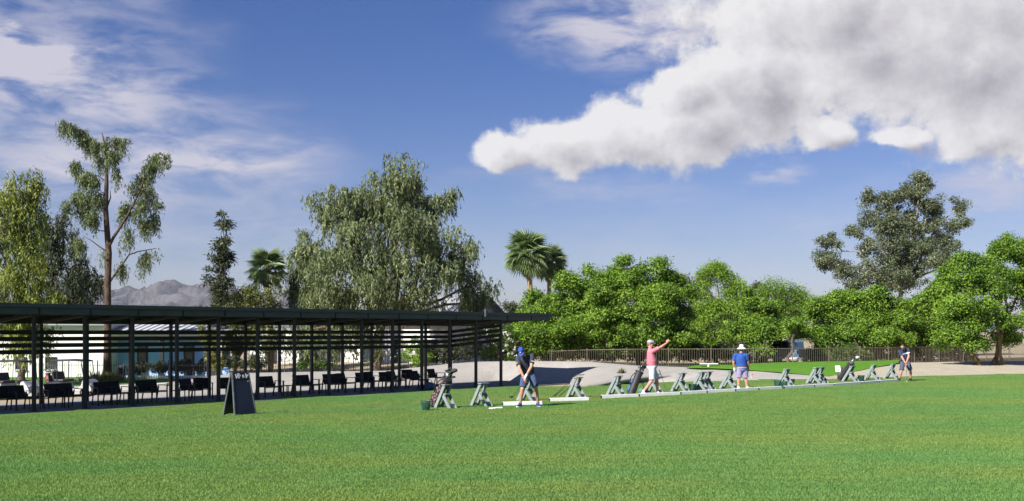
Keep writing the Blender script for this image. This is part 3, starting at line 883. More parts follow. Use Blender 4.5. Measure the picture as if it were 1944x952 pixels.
M_skin = pm('skin', (.46, .25, .17), (.41, .215, .145), 9, rough=.55)
M_skin2 = pm('sunburnt_skin', (.50, .24, .18), (.45, .20, .15), 9, rough=.55)
def person(lab, base, J, fig, mats, sc=1.0):
    """J: joints in metres from the point between the feet; x right, y away from the camera, z up"""
    t = thing('person', lab, 'person', base)
    V = {k: Vector(v) * sc for k, v in J.items()}
    fwd = Vector(fig['face']).normalized()                # where the face looks
    up = (V['head'] - V['neck']).normalized() if fig.get('tilt') else Vector((0, 0, 1))
    fwd = (fwd - up * fwd.dot(up)).normalized()
    side = fwd.cross(up).normalized()                     # the figure's right hand side
    chest_f = Vector(fig['chest']).normalized()
    b = MB()
    # head, jaw, nose, ears, brow
    h = V['head']
    b.loft([(h + up * z + fwd * o, side * a, fwd * c) for z, o, a, c in ((-.118, .035, .022, .03), (-.10, .03, .045, .055), (-.05, .012, .064, .082), (0, 0, .073, .094), (.05, -.004, .074, .096), (.09, -.01, .058, .076), (.115, -.012, .028, .036))], 16)
    b.capsule(h + fwd * .093 + up * .012, h + fwd * .108 - up * .025, .009, .014, 8)
    for s in (-1, 1):
        b.ball(h + side * s * .076 - fwd * .005 - up * .005, (.012, .02, .032), 8, 6)
        b.capsule(h + fwd * .085 + side * s * .018 + up * .028, h + fwd * .077 + side * s * .045 + up * .026, .011, .009, 8)
    b.capsule(h + fwd * .088 - up * .056 + side * .018, h + fwd * .088 - up * .056 - side * .018, .010, .010, 8)
    b.capsule(h - up * .07 - fwd * .015, V['neck'] - up * .03, .056, .062)
    # trunk
    pel, ch, nk = V['pelvis'], V['chest'], V['neck']
    shd = (V['rs'] - V['ls']).normalized()
    hd_ = (V['rh'] - V['lh']).normalized()
    cf = (chest_f - (nk - pel).normalized() * chest_f.dot((nk - pel).normalized())).normalized()
    belly = fig.get('belly', 1.0)
    secs = [(pel - Vector((0, 0, .09)), hd_ * .14, cf * .10), (pel, hd_ * .172, cf * .122 * belly), (pel.lerp(ch, .45) + cf * .012, (hd_ + shd).normalized() * .162 * (.5 + .5 * belly), cf * .122 * belly),
            (ch, shd * .178, cf * .125), (ch.lerp(nk, .55), shd * .17, cf * .105), (nk - (nk - ch) * .12, shd * .09, cf * .07), (nk, shd * .06, cf * .058)]
    b.loft(secs, 20)
    arms = []
    for s in 'lr':
        sh, eb, wr, hp, kn, an = (V[s + k] for k in 'sewhka')
        b.capsule(sh, eb, .056, .043); b.capsule(eb, eb.lerp(wr, .3), .044, .045); b.capsule(eb.lerp(wr, .3), wr, .045, .028)
        b.capsule(hp, kn, .086, .056); b.capsule(kn, kn.lerp(an, .35) , .054, .058); b.capsule(kn.lerp(an, .35), an, .056, .038)
        b.capsule(ch.lerp(nk, .55), sh, .075, .06)
        # hand: palm, four fingers, thumb
        g = Vector(fig['hand_' + s]).normalized()          # direction the fingers point
        pn = Vector(fig['palm_' + s]); pn = (pn - g * pn.dot(g)).normalized(); cr = g.cross(pn)
        c0 = wr + g * .05
        b.loft([(wr, cr * .026, pn * .019), (c0, cr * .041, pn * .016), (wr + g * .092, cr * .041, pn * .014)], 12)
        curl = fig.get('curl', .9)
        for k in range(4):
            o = cr * ((k - 1.5) * .020); l = (.036, .042, .044, .034)[k]
            p0 = wr + g * .085 + o
            d1 = (g * math.cos(curl * .5) + pn * math.sin(curl * .5)); p1 = p0 + d1 * l
            d2 = (g * math.cos(curl * 1.5) + pn * math.sin(curl * 1.5)); p2 = p1 + d2 * l * .75
            d3 = (g * math.cos(curl * 2.2) + pn * math.sin(curl * 2.2)); p3 = p2 + d3 * l * .55
            b.capsule(p0, p1, .0095, .009, 8); b.capsule(p1, p2, .009, .0085, 8); b.capsule(p2, p3, .0085, .0075, 8)
        th = -1 if s == 'l' else 1
        q0 = wr + g * .03 + cr * .034 * th; q1 = q0 + (g * .7 + cr * .6 * th + pn * .5).normalized() * .04; q2 = q1 + (g * .8 + pn * .6).normalized() * .03
        b.capsule(q0, q1, .0125, .0105, 8); b.capsule(q1, q2, .0105, .0085, 8)
    # feet
    for s in 'lr':
        an = V[s + 'a']; td = Vector(fig['toe_' + s]).normalized()
        b.capsule(an, an - Vector((0, 0, .05)), .04, .04); b.capsule(an - Vector((0, 0, .05)), an + td * .11 - Vector((0, 0, .062)), .035, .025)
    body = skinned('body', b, mats['skin'], t, .0075, 3)
    for s in (-1, 1):
        e = MB(); e.ball(h + fwd * .086 + side * s * .032 + up * .006, .011, 8, 6); e.build('eye', pm('eye', (.05, .03, .02), rough=.2), body, True)
    # shirt
    b = MB()
    sec2 = [(c, a * 1.10, d * 1.13) for c, a, d in secs[1:6]]
    hem = pel - (ch - pel).normalized() * fig.get('hem', .05)
    sec2 = [(hem, hd_ * .196, cf * .146 * belly)] + sec2 + [(nk + (nk - ch) * .02, shd * .072, cf * .068)]
    b.loft(sec2, 20)
    for s in 'lr':
        sh, eb = V[s + 's'], V[s + 'e']; d = (eb - sh).normalized(); e2 = sh.lerp(eb, fig.get('sleeve', .72))
        b.capsule(ch.lerp(nk, .5), sh, .09, .072)
        b.tube([sh - d * .05, sh, sh.lerp(e2, .5), e2], [.06, .077, .076, .079], 14)
    sh_o = skinned('shirt', b, mats['shirt'], t, .011, 5)
    b = MB(); b.loft([(nk - (nk - ch) * .05, shd * .075, cf * .071), (nk + (h - nk) * .14, shd * .066, cf * .066), (nk + (h - nk) * .17, shd * .060, cf * .060)], 16); b.build('collar', mats['collar'], sh_o, True)
    # shorts
    b = MB()
    b.loft([(pel + (ch - pel).normalized() * .075, hd_ * .183, cf * .134 * belly), (pel, hd_ * .195, cf * .145 * belly), (pel - Vector((0, 0, .09)), hd_ * .195, cf * .135), (pel - Vector((0, 0, .14)), hd_ * .13, cf * .09)], 20)
    for s in 'lr':
        hp, kn = V[s + 'h'], V[s + 'k']; k = fig.get('short', .86)
        b.tube([hp + (hp - kn).normalized() * .03, hp.lerp(kn, .3), hp.lerp(kn, .7), hp.lerp(kn, k)], [.105, .106, .098, .100], 16)
    so = skinned('shorts', b, mats['shorts'], t, .011, 4)
    b = MB(); b.loft([(pel + (ch - pel).normalized() * .05, hd_ * .19, cf * .140 * belly), (pel + (ch - pel).normalized() * .08, hd_ * .19, cf * .140 * belly)], 20); b.build('belt', M_bagblk, so, True)
    # shoes and socks
    for s in 'lr':
        an = V[s + 'a']; td = Vector(fig['toe_' + s]); td.z = 0; td.normalize(); sd = td.cross(Vector((0, 0, 1)))
        z0 = an.z - fig.get('ankle', .09)
        P = lambda f_, z_: Vector((an.x, an.y, z0 + z_)) + td * f_
        b = MB()
        b.loft([(P(-.085, .045), sd * .028, Vector((0, 0, .035))), (P(-.075, .05), sd * .036, Vector((0, 0, .048))), (P(-.01, .052), sd * .042, Vector((0, 0, .05))), (P(.07, .042), sd * .046, Vector((0, 0, .036))),
                (P(.14, .034), sd * .046, Vector((0, 0, .028))), (P(.185, .03), sd * .034, Vector((0, 0, .022))), (P(.20, .028), sd * .015, Vector((0, 0, .012)))], 14)
        b.capsule(P(-.01, .06), P(-.012, .085), .043, .043)
        shoe = skinned('shoe', b, mats['shoe'], t, .009, 2)
        b = MB(); b.loft([(P(-.09, .008), sd * .03, Vector((0, 0, .009))), (P(-.03, .008), sd * .042, Vector((0, 0, .010))), (P(.08, .008), sd * .05, Vector((0, 0, .010))), (P(.16, .009), sd * .046, Vector((0, 0, .010))), (P(.205, .012), sd * .018, Vector((0, 0, .008)))], 12); b.build('sole', mats.get('sole', M_white), shoe, True)
        b = MB(); kn = V[s + 'k']; d = (kn - an).normalized(); b.tube([an - d * .02, an + d * fig.get('sock', .03)], [.044, .047], 12); b.build('sock', mats.get('sock', M_white), t, True)
    # hair and headwear
    b = MB(); b.loft([(h + up * z - fwd * o, side * a, fwd * c) for z, o, a, c in ((-.055, .055, .045, .035), (-.01, .03, .072, .072), (.04, .022, .079, .086), (.085, .018, .066, .078), (.118, .014, .035, .042), (.126, .014, .012, .012))], 16)
    b.build('hair', mats['hair'], t, True)
    hat = fig.get('hat')
    if hat == 'cap':
        b = MB(); b.loft([(h + up * z - fwd * .006, side * a, fwd * c) for z, a, c in ((.028, .083, .106), (.06, .083, .105), (.095, .073, .092), (.122, .048, .062), (.132, .016, .02))], 20)
        hc = b.build('cap', mats['hat'], t, True)
        b = MB(); pts = []
        n = 12
        for k in range(n + 1):
            a = math.pi * k / n
            pts.append((side * math.cos(a) * .078, fwd * (.07 + math.sin(a) * .115) + up * (-.018 * math.sin(a) * 1.0)))
        vs = []
        for zz in (.036, .028):
            for q, r_ in pts: vs.append(h + up * zz + q + r_)
        m_ = n + 1
        fs = [tuple(range(m_)), tuple(reversed(range(m_, 2 * m_)))] + [(k, k + m_, (k + 1) % m_ + m_, (k + 1) % m_) for k in range(m_)]
        b.add(vs, fs); b.build('cap_brim', mats['hat'], hc, False)
        b = MB(); b.ball(h + up * .075 + fwd * .098, (.02, .012, .012), 8, 6); b.build('cap_logo', M_white, hc, True)
    elif hat == 'bucket':
        b = MB(); b.loft([(h + up * z, side * a, fwd * c) for z, a, c in ((.03, .085, .108), (.07, .083, .105), (.12, .075, .093), (.145, .06, .075), (.152, .02, .03))], 20)
        hc = b.build('hat_crown', mats['hat'], t, True)
        b = MB(); b.loft([(h + up * z, side * a, fwd * c) for z, a, c in ((.048, .084, .107), (.03, .12, .14), (.008, .15, .172), (.0, .165, .186), (-.006, .165, .186), (.022, .11, .13), (.03, .082, .105))], 24); b.build('hat_brim', mats['hat'], hc, True)
    return t, V

# golfer addressing the ball, nearest
g1b = at(1001, 772.5)
navy = pm('navy_knit', (.030, .038, .065), (.022, .028, .050), 7, rough=.85, bump=.8, bscale=9)
J1 = dict(head=(-.16, -.30, 1.55), neck=(-.09, -.17, 1.42), chest=(-.04, -.08, 1.24), pelvis=(.03, .08, .92), ls=(.13, -.08, 1.42), rs=(-.27, -.14, 1.36), le=(.11, -.28, 1.13), re=(-.22, -.34, 1.08),
          lw=(-.03, -.42, .90), rw=(-.09, -.44, .82), lh=(.13, .06, .87), rh=(-.07, .07, .87), lk=(.24, -.05, .50), rk=(-.14, -.05, .49), la=(.30, .03, .09), ra=(-.20, .02, .09))
t, V = person('golfer in a blue cap, dark polo and blue shorts bending over the nearest tee', g1b, J1,
       dict(face=(-.15, -.75, -.65), chest=(-.2, -1, -.1), tilt=True, hand_l=(-.45, -.2, -.9), palm_l=(-.8, .5, .2), hand_r=(.1, -.1, -1), palm_r=(.7, .5, 0), toe_l=(.35, -1, 0), toe_r=(-.35, -1, 0), curl=.95, hat='cap', sock=.02, hem=.04, belly=1.12),
       dict(skin=M_skin, shirt=navy, collar=navy, shorts=pm('blue_check_shorts', (.055, .085, .19), (.035, .06, .14), 40, rough=.9, bump=.8, bscale=9), shoe=pm('blue_shoe', (.025, .055, .24), rough=.6), sole=M_white, sock=pm('navy_sock', (.03, .05, .16), rough=.9), hair=pm('brown_hair', (.06, .04, .025), rough=.7), hat=pm('royal_blue_cap', (.018, .055, .33), (.014, .045, .27), 9, rough=.8)))
# patch, glove
b = MB(); rs, re = V['rs'], V['re']; c = rs.lerp(re, .55); d = (re - rs).normalized(); n = Vector((-.55, -.8, .1)); n = (n - d * n.dot(d)).normalized(); b.box(c + n * .083, (.06, .006, .075), Matrix((d.cross(n), n, d)).transposed()); b.build('sleeve_patch', pm('olive_patch', (.20, .25, .10), (.10, .13, .05), 30, rough=.8), t)
b = MB(); c = V['ls'].lerp(V['le'], .62); d = (V['le'] - V['ls']).normalized(); n = Vector((.3, -.9, 0)); n = (n - d * n.dot(d)).normalized(); b.box(c + n * .083, (.08, .005, .018), Matrix((d.cross(n), n, d)).transposed()); b.build('sleeve_mark', M_white, t)
def glove(t, wr, g, par='glove'):
    wr = Vector(wr); g = Vector(g).normalized(); b = MB()
    b.capsule(wr - g * .01, wr + g * .06, .034, .046); b.capsule(wr + g * .06, wr + g * .10, .045, .036); skinned('glove', b, pm('white_leather', (.78, .78, .78), rough=.6), t, .007, 3)
glove(t, V['lw'], (-.45, -.2, -.9))
hand = g1b + Vector((-.075, -.455, .77)); hd = Vector(ray(973.5, 754, g1b.y - .35))
club(hd, hand + (hand - hd).normalized() * .22, 'driver held low behind the ball by the golfer in the blue cap', wood=True, toe=(-1, -.2, 0))

# golfer finishing a swing, side on
g2b = at(1228, 752.0)
J2 = dict(head=(.12, .02, 1.69), neck=(.11, .02, 1.53), chest=(.14, .02, 1.32), pelvis=(.17, .02, .95), ls=(.23, .15, 1.46), rs=(.18, -.14, 1.45), le=(.45, .19, 1.52), re=(.44, -.08, 1.58),
          lw=(.64, .06, 1.69), rw=(.65, -.02, 1.72), lh=(.19, .12, .90), rh=(.16, -.09, .90), lk=(.34, .14, .54), rk=(.15, -.12, .50), la=(.37, .13, .09), ra=(-.13, -.10, .14))
pink = pm('pink_polo', (.60, .19, .25), (.52, .15, .20), 5, rough=.85, bump=.8, bscale=9)
t, V = person('golfer in a pink polo, white shorts and grey cap with both arms raised forward', g2b, J2,
       dict(face=(1, -.25, .02), chest=(1, -.1, 0), hand_l=(.6, -.3, .75), palm_l=(0, -1, 0), hand_r=(.5, .1, .85), palm_r=(.1, 1, 0), toe_l=(.8, -.5, 0), toe_r=(.35, -.9, 0), curl=.9, hat='cap', sock=.05, hem=.02, belly=1.28, short=.92),
       dict(skin=M_skin2, shirt=pink, collar=pink, shorts=pm('white_shorts', (.62, .64, .74), (.55, .57, .67), 4, rough=.85, bump=.8, bscale=9), shoe=pm('white_shoe', (.72, .72, .70), rough=.5), hair=pm('grey_hair', (.25, .24, .23), rough=.8), hat=pm('grey_cap', (.38, .38, .45), (.32, .32, .39), 9, rough=.8)))
b = MB(); h = V['head']; b.box(h + Vector((.092, -.03, .012)), (.02, .12, .035)); b.box(h + Vector((.03, -.078, .015)), (.12, .008, .012)); b.build('sunglasses', M_hblk, t)

# golfer seen from behind
g3b = at(1408, 742.3)
J3 = dict(head=(-.0, .02, 1.47), neck=(-.02, .0, 1.31), chest=(-.03, 0, 1.12), pelvis=(.02, 0, .80), ls=(-.22, .0, 1.25), rs=(.16, .0, 1.25), le=(-.28, .02, .99), re=(.22, .02, 1.0),
          lw=(-.24, .06, .79), rw=(.26, .08, .78), lh=(-.07, 0, .76), rh=(.11, 0, .76), lk=(-.10, .01, .43), rk=(.15, .02, .43), la=(-.11, -.01, .09), ra=(.20, .0, .09))
royal = pm('royal_blue_polo', (.018, .085, .37), (.012, .06, .28), 5, rough=.8, bump=.8, bscale=9)
t, V = person('golfer in a white bucket hat, bright blue polo and lilac shorts seen from behind', g3b, J3,
       dict(face=(.15, 1, -.1), chest=(.05, 1, 0), hand_l=(.15, .2, -1), palm_l=(1, 0, 0), hand_r=(.05, .3, -1), palm_r=(-1, 0, 0), toe_l=(-.45, .9, 0), toe_r=(.55, .8, 0), curl=.8, hat='bucket', sock=.05, belly=1.15, short=.9, hem=.03),
       dict(skin=M_skin2, shirt=royal, collar=royal, shorts=pm('lilac_shorts', (.30, .27, .44), (.25, .22, .37), 6, rough=.9, bump=.8, bscale=9), shoe=pm('grey_white_shoe', (.55, .55, .60), (.2, .2, .3), 14, rough=.6), hair=pm('grey_hair', (.25, .24, .23)), hat=pm('white_hat', (.80, .80, .80), (.72, .72, .74), 6, rough=.85)))
glove(t, V['lw'], (.15, .2, -1))
hd = at(1429, 737.5) + Vector((0, .25, .02))
club(hd, g3b + Vector((-.20, .16, .72)), 'driver hanging from the hands of the golfer in the white hat', wood=True, toe=(1, .2, 0))
b = MB(); b.tube([V['rw'] + Vector((0, 0, .03)), V['rw'] + Vector((.0, 0, .0))], .032, 12); b.build('wristband', M_white, t, True)

# golfer at the far end
g4b = at(1717, 724.0)
J4 = dict(head=(-.17, -.26, 1.46), neck=(-.10, -.14, 1.33), chest=(-.03, -.06, 1.16), pelvis=(.05, .08, .86), ls=(.13, -.06, 1.34), rs=(-.25, -.12, 1.27), le=(.09, -.24, 1.05), re=(-.20, -.30, 1.0),
          lw=(-.05, -.38, .82), rw=(-.09, -.40, .75), lh=(.15, .07, .81), rh=(-.05, .07, .81), lk=(.24, -.05, .46), rk=(-.14, -.05, .45), la=(.27, .03, .09), ra=(-.21, .02, .09))
def stripe_shirt():
    m = bpy.data.materials.new('striped_navy_polo'); m.use_nodes = True; nt = NT(m.node_tree); bs = m.node_tree.nodes['Principled BSDF']
    P = nt.n('ShaderNodeTexCoord').outputs['Object']; sp = nt.n('ShaderNodeSeparateXYZ'); nt.put(sp.inputs[0], P)
    zt = nt.m('ADD', sp.outputs[2], nt.m('MULTIPLY', sp.outputs[0], -.25))
    band = nt.m('MULTIPLY', nt.m('GREATER_THAN', zt, 1.165), nt.m('LESS_THAN', zt, 1.205))
    low = nt.m('MULTIPLY', nt.m('LESS_THAN', zt, 1.165), nt.m('GREATER_THAN', nt.m('FRACT', nt.m('MULTIPLY', sp.outputs[0], 13)), .5))
    tors = nt.m('MULTIPLY', nt.m('GREATER_THAN', sp.outputs[0], -.19), nt.m('LESS_THAN', sp.outputs[0], .16))
    c = nt.mix(nt.m('MULTIPLY', low, tors), (.022, .032, .075, 1), (.07, .14, .33, 1)); c = nt.mix(nt.m('MULTIPLY', band, tors), c, (.55, .62, .72, 1))
    nt.put(bs.inputs['Base Color'], c); bs.inputs['Roughness'].default_value = .85
    return m
navy2 = pm('navy_collar', (.022, .032, .075), rough=.85)
t, V = person('bareheaded golfer in a navy striped polo and grey blue shorts at the farthest tee', g4b, J4,
       dict(face=(-.5, -.7, -.5), chest=(-.35, -1, -.1), tilt=True, hand_l=(-.3, -.2, -.9), palm_l=(-.8, .5, .2), hand_r=(.1, -.1, -1), palm_r=(.7, .5, 0), toe_l=(.3, -1, 0), toe_r=(-.3, -1, 0), curl=.95, sock=.05, belly=1.1, short=.95),
       dict(skin=M_skin, shirt=stripe_shirt(), collar=navy2, shorts=pm('slate_shorts', (.07, .085, .15), (.055, .068, .125), 6, rough=.9), shoe=pm('black_shoe', (.015, .015, .018), rough=.6), sole=M_hblk, sock=pm('black_sock', (.02, .02, .022), rough=.9), hair=pm('dark_hair', (.025, .018, .014), rough=.6)))
hand = g4b + Vector((-.07, -.43, .70)); hd = g4b + Vector((-.20, -.80, .02))
club(hd, hand + (hand - hd).normalized() * .2, 'iron held down by the golfer in the striped shirt', toe=(-.4, -1, 0))
# ------------------------------------------------------------------ golf carts
M_cart = pm('white_cart_body', (.50, .50, .50), (.44, .44, .44), 2, rough=.35, coat=.3)
M_rubber = pm('tyre_rubber', (.02, .02, .021), rough=.85)
M_vinyl = pm('dark_vinyl', (.03, .03, .032), rough=.5)
M_cartroof = pm('cart_roof', (.035, .037, .04), (.028, .03, .032), 3, rough=.5)
M_glass = pm('dark_glass', (.03, .04, .05), (.02, .028, .035), 3, rough=.06)
def wheel(parent, c, r, w, axis='y'):
    b = MB(); pts = [(-w / 2, r * .86), (-w / 2 * .8, r), (w / 2 * .8, r), (w / 2, r * .86)]
    rings = [[Vector((c[0] + math.cos(2 * math.pi * k / 20) * q, c[1] + y, c[2] + math.sin(2 * math.pi * k / 20) * q)) for k in range(20)] for y, q in pts]
    b.rings(rings); ty = b.build('wheel', M_rubber, parent, False)
    b = MB(); b.rings([[Vector((c[0] + math.cos(2 * math.pi * k / 16) * q, c[1] + y, c[2] + math.sin(2 * math.pi * k / 16) * q)) for k in range(16)] for y, q in ((-w / 2 - .012, r * .45), (-w / 2 - .008, r * .58), (w / 2 + .008, r * .58), (w / 2 + .012, r * .45))]); b.build('rim', pm('wheel_rim', (.45, .45, .46), rough=.35, metal=.5), ty)
def make_cart():
    t = thing('golf_cart', 'x', 'golf cart')
    b = MB(); b.prism([(-1.12, .34), (-1.16, .62), (-1.05, .74), (-.60, .78), (-.42, .72), (-.30, .42), (.42, .40), (.62, .52), (.72, .82), (.86, .86), (1.08, .62), (1.20, .40), (1.16, .28), (-.9, .26)], -.52, .52)
    b.build('body', M_cart, t, bevel=.03)
    b = MB(); b.box((-.55, 0, .80), (.52, 1.0, .12)); b.build('seat', M_vinyl, t, bevel=.04)
    b = MB(); b.bar((-.80, 0, .86), (-.90, 0, 1.22), 1.0, .10, (1, 0, .2)); b.build('backrest', M_vinyl, t, bevel=.04)
    b = MB(); b.loft([((-1.02, 0, 1.74), (0, .50, 0), (0, 0, .025)), ((-.98, 0, 1.77), (0, .58, 0), (0, 0, .05)), ((0, 0, 1.80), (0, .60, 0), (0, 0, .055)), ((.66, 0, 1.77), (0, .58, 0), (0, 0, .05)), ((.72, 0, 1.74), (0, .5, 0), (0, 0, .025))], 16); b.build('canopy', M_cartroof, t, True)
    for s in (-1, 1):
        b = MB(); b.tube([(.80, s * .5, .80), (.66, s * .52, 1.75)], .022, 6); b.build('front_strut', M_vinyl, t)
        b = MB(); b.tube([(-.62, s * .5, .74), (-.60, s * .52, 1.75)], .02, 6); b.build('rear_strut', M_vinyl, t)
        for x in (-.72, .82): wheel(t, (x, s * .46, .225), .225, .19)
    b = MB(); b.tube([(.55, -.2, .74), (.36, -.2, .98)], .02, 6); b.tube([(.36 + .05 * math.sin(a) * .7, -.2 + .17 * math.cos(a), .98 + .17 * math.sin(a) * .75) for a in [2 * math.pi * k / 16 for k in range(17)]], .014, 5); b.build('steering_wheel', M_vinyl, t)
    b = MB(); b.box((.42, 0, .80), (.14, .9, .16)); b.build('dashboard', M_vinyl, t, bevel=.02)
    b = MB(); b.bar((-1.32, 0, .36), (-1.0, 0, .36), .9, .05); b.bar((-1.08, 0, .40), (-1.14, 0, 1.05), .8, .03, (1, 0, 0)); b.build('bag_rack', M_vinyl, t)
    b = MB(); b.bar((-.30, 0, .405), (.42, 0, .395), .9, .02); b.build('floor_mat', M_vinyl, t)
    for s in (-1, 1):
        b = MB(); b.ball((1.07, s * .33, .60), (.05, .09, .05), 10, 6); b.build('headlight', pm('lamp_lens', (.7, .7, .68), rough=.2), t, True)
    return t
c0 = make_cart()
pc = at(141, 753)
c0.location = pc; c0.rotation_euler.z = R(-8)
tag(c0, 'white golf cart with two golf bags on its back, seen through the canopy', None, 'golf carts behind the canopy')
c1 = copy_tree(c0); c1.location = at(30, 757); c1.rotation_euler.z = R(-16)
tag(c1, 'white golf cart at the left edge of the photo behind the canopy', None, 'golf carts behind the canopy')
def cart_pt(q):
    a = R(-8); return pc + Vector((math.cos(a) * q[0] - math.sin(a) * q[1], math.sin(a) * q[0] + math.cos(a) * q[1], q[2]))
golf_bag('golf_bag', 'coral and navy golf bag strapped on the back of the golf cart', cart_pt((-1.20, -.22, .40)), cart_pt((-1.26, -.22, 1.16)),
         (pm('coral_navy_bag', (.55, .10, .06), (.02, .03, .07), 5, rough=.6, lo=.48, hi=.52), M_bagblk, pm('coral_nylon', (.55, .12, .08), rough=.6)), nclub=6, seed=21, cl_lab='golf club standing in the coral and navy bag')
golf_bag('golf_bag', 'black golf bag strapped on the golf cart right of the coral bag', cart_pt((-1.17, .22, .40)), cart_pt((-1.20, .24, 1.12)), (M_bagblk, M_baggrey, M_bagblk), nclub=5, seed=22, cl_lab='golf club standing in the black bag on the golf cart')

# ------------------------------------------------------------------ white buildings
M_wall = pm('white_stucco', (.78, .77, .75), (.72, .71, .69), .8, rough=.9, bump=.25, bscale=14)
M_shadewall = pm('porch_shade_wall', (.34, .55, .98), (.31, .51, .93), .5, rough=.85)  # white porch wall with the blue of its shade put into the colour
M_metalroof = pm('grey_metal_roof', (.30, .31, .335), (.27, .28, .30), .7, rough=.5)
M_wood = pm('wood_soffit', (.35, .22, .09), (.28, .17, .07), 6, rough=.6, stretch=(.3, 4, 4))
M_trim = pm('dark_trim', (.02, .022, .026), rough=.5)
def window(par, x, y, z, w, h, frame=M_trim, nrm=-1):
    b = MB()
    for (cx, cz, sw, sh) in ((x - w / 2, z, .07, h + .07), (x + w / 2, z, .07, h + .07), (x, z - h / 2, w - .07, .07), (x, z + h / 2, w - .07, .07), (x, z, w - .07, .06)):
        b.box((cx, y + nrm * .03, cz), (sw, .06, sh))
    f = b.build('window', frame, par)
    for dz in (-h / 4, h / 4):
        b = MB(); b.box((x, y + nrm * .008, z + dz), (w - .07, .012, h / 2 - .07)); b.build('pane', M_glass, f)
    b = MB(); b.box((x, y + nrm * .07, z - h / 2 - .06), (w + .16, .13, .05)); b.build('sill', M_wall, f)
    return f
def clubhouse():
    g = Vector((-27.6, 72.0, -1.02))
    t = thing('clubhouse', 'white stucco building with a shaded blue porch seen through the canopy slats', 'building', g, R(0))
    b = MB(); b.box((-14, 4, 1.75), (28, 8, 3.6)); b.build('wall', M_wall, t)
    for px, w in ((40, .62), (97, .62), (-60, .8)):
        x = (px - CX) / F * 72 - g.x
        window(t, x, 0, 2.1 + (HY - 690) / F * 72 - g.z, w + .1, .80)
    b = MB(); b.box((-14, 4, 3.62), (28.5, 8.6, .14)); b.build('roof', M_metalroof, t)
    # recessed porch
    b = MB(); b.box((3.9, 1.9, 1.5), (7.8, .3, 3.1)); b.build('wall', M_shadewall, t)
    for x in (1.75, 5.0, 6.6):
        b = MB(); b.box((x, 1.72, 1.15), (.75, .06, 2.3)); d = b.build('door', M_trim, t)
        b = MB(); b.box((x, 1.68, 1.4), (.5, .02, 1.5)); b.build('pane', M_glass, d)
    for x in (3.6, 7.6):
        b = MB(); b.box((x, .25, 1.35), (.22, .22, 2.7)); b.box((x, .25, .12), (.34, .34, .24)); b.build('column', M_trim if x < 4 else M_wall, t, bevel=.01)
    b = MB(); b.box((3.9, .25, 2.78), (8.0, .26, .28)); b.build('porch_beam', M_wall, t)
    b = MB(); b.box((3.9, 1.05, 2.95), (7.9, 1.35, .05)); b.build('soffit', M_wood, t)
    b = MB(); b.add([(-.1, -.35, 2.98), (8.2, -.35, 2.98), (8.2, 6.0, 3.95), (-.1, 6.0, 3.95), (-.1, -.35, 3.06), (8.2, -.35, 3.06), (8.2, 6.0, 4.03), (-.1, 6.0, 4.03)],
                    [(0, 3, 2, 1), (4, 5, 6, 7), (0, 1, 5, 4), (1, 2, 6, 5), (2, 3, 7, 6), (3, 0, 4, 7)])
    rf = b.build('porch_roof', pm('pale_metal_roof', (.50, .51, .54), (.46, .47, .50), .6, rough=.45), t)
    for k in range(18):
        x = .1 + k * .47
        b = MB(); b.bar((x, -.33, 3.085), (x, 5.98, 4.052), .04, .05); b.build('seam', M_metalroof, rf)
    # ceiling fan under the porch
    fan = thing('ceiling_fan', 'white ceiling fan under the porch of the white building', 'fan', g + Vector((3.2, .95, 2.45)))
    b = MB(); b.tube([(0, 0, 0), (0, 0, .47)], .025, 8); b.build('rod', M_white, fan)
    b = MB(); b.tube([(0, 0, -.06), (0, 0, .06)], .12, 14); b.build('motor', M_white, fan)
    for k in range(5):
        a = 2 * math.pi * k / 5 + .3
        b = MB(); b.bar((.12 * math.cos(a), .12 * math.sin(a), 0), (.75 * math.cos(a), .75 * math.sin(a), 0), .14, .012); b.build('blade', M_white, fan)
    k = thing('garden_kerb', 'low white kerb along the planting in front of the porch', 'kerb', Vector((-27, 69.6, H(-27, 69.6))))
    for i in range(6):
        b = MB(); b.box((.8 + i * 1.42, 0, .10), (1.40, .18, .34)); b.build('block', M_wall, k, bevel=.01)
clubhouse()
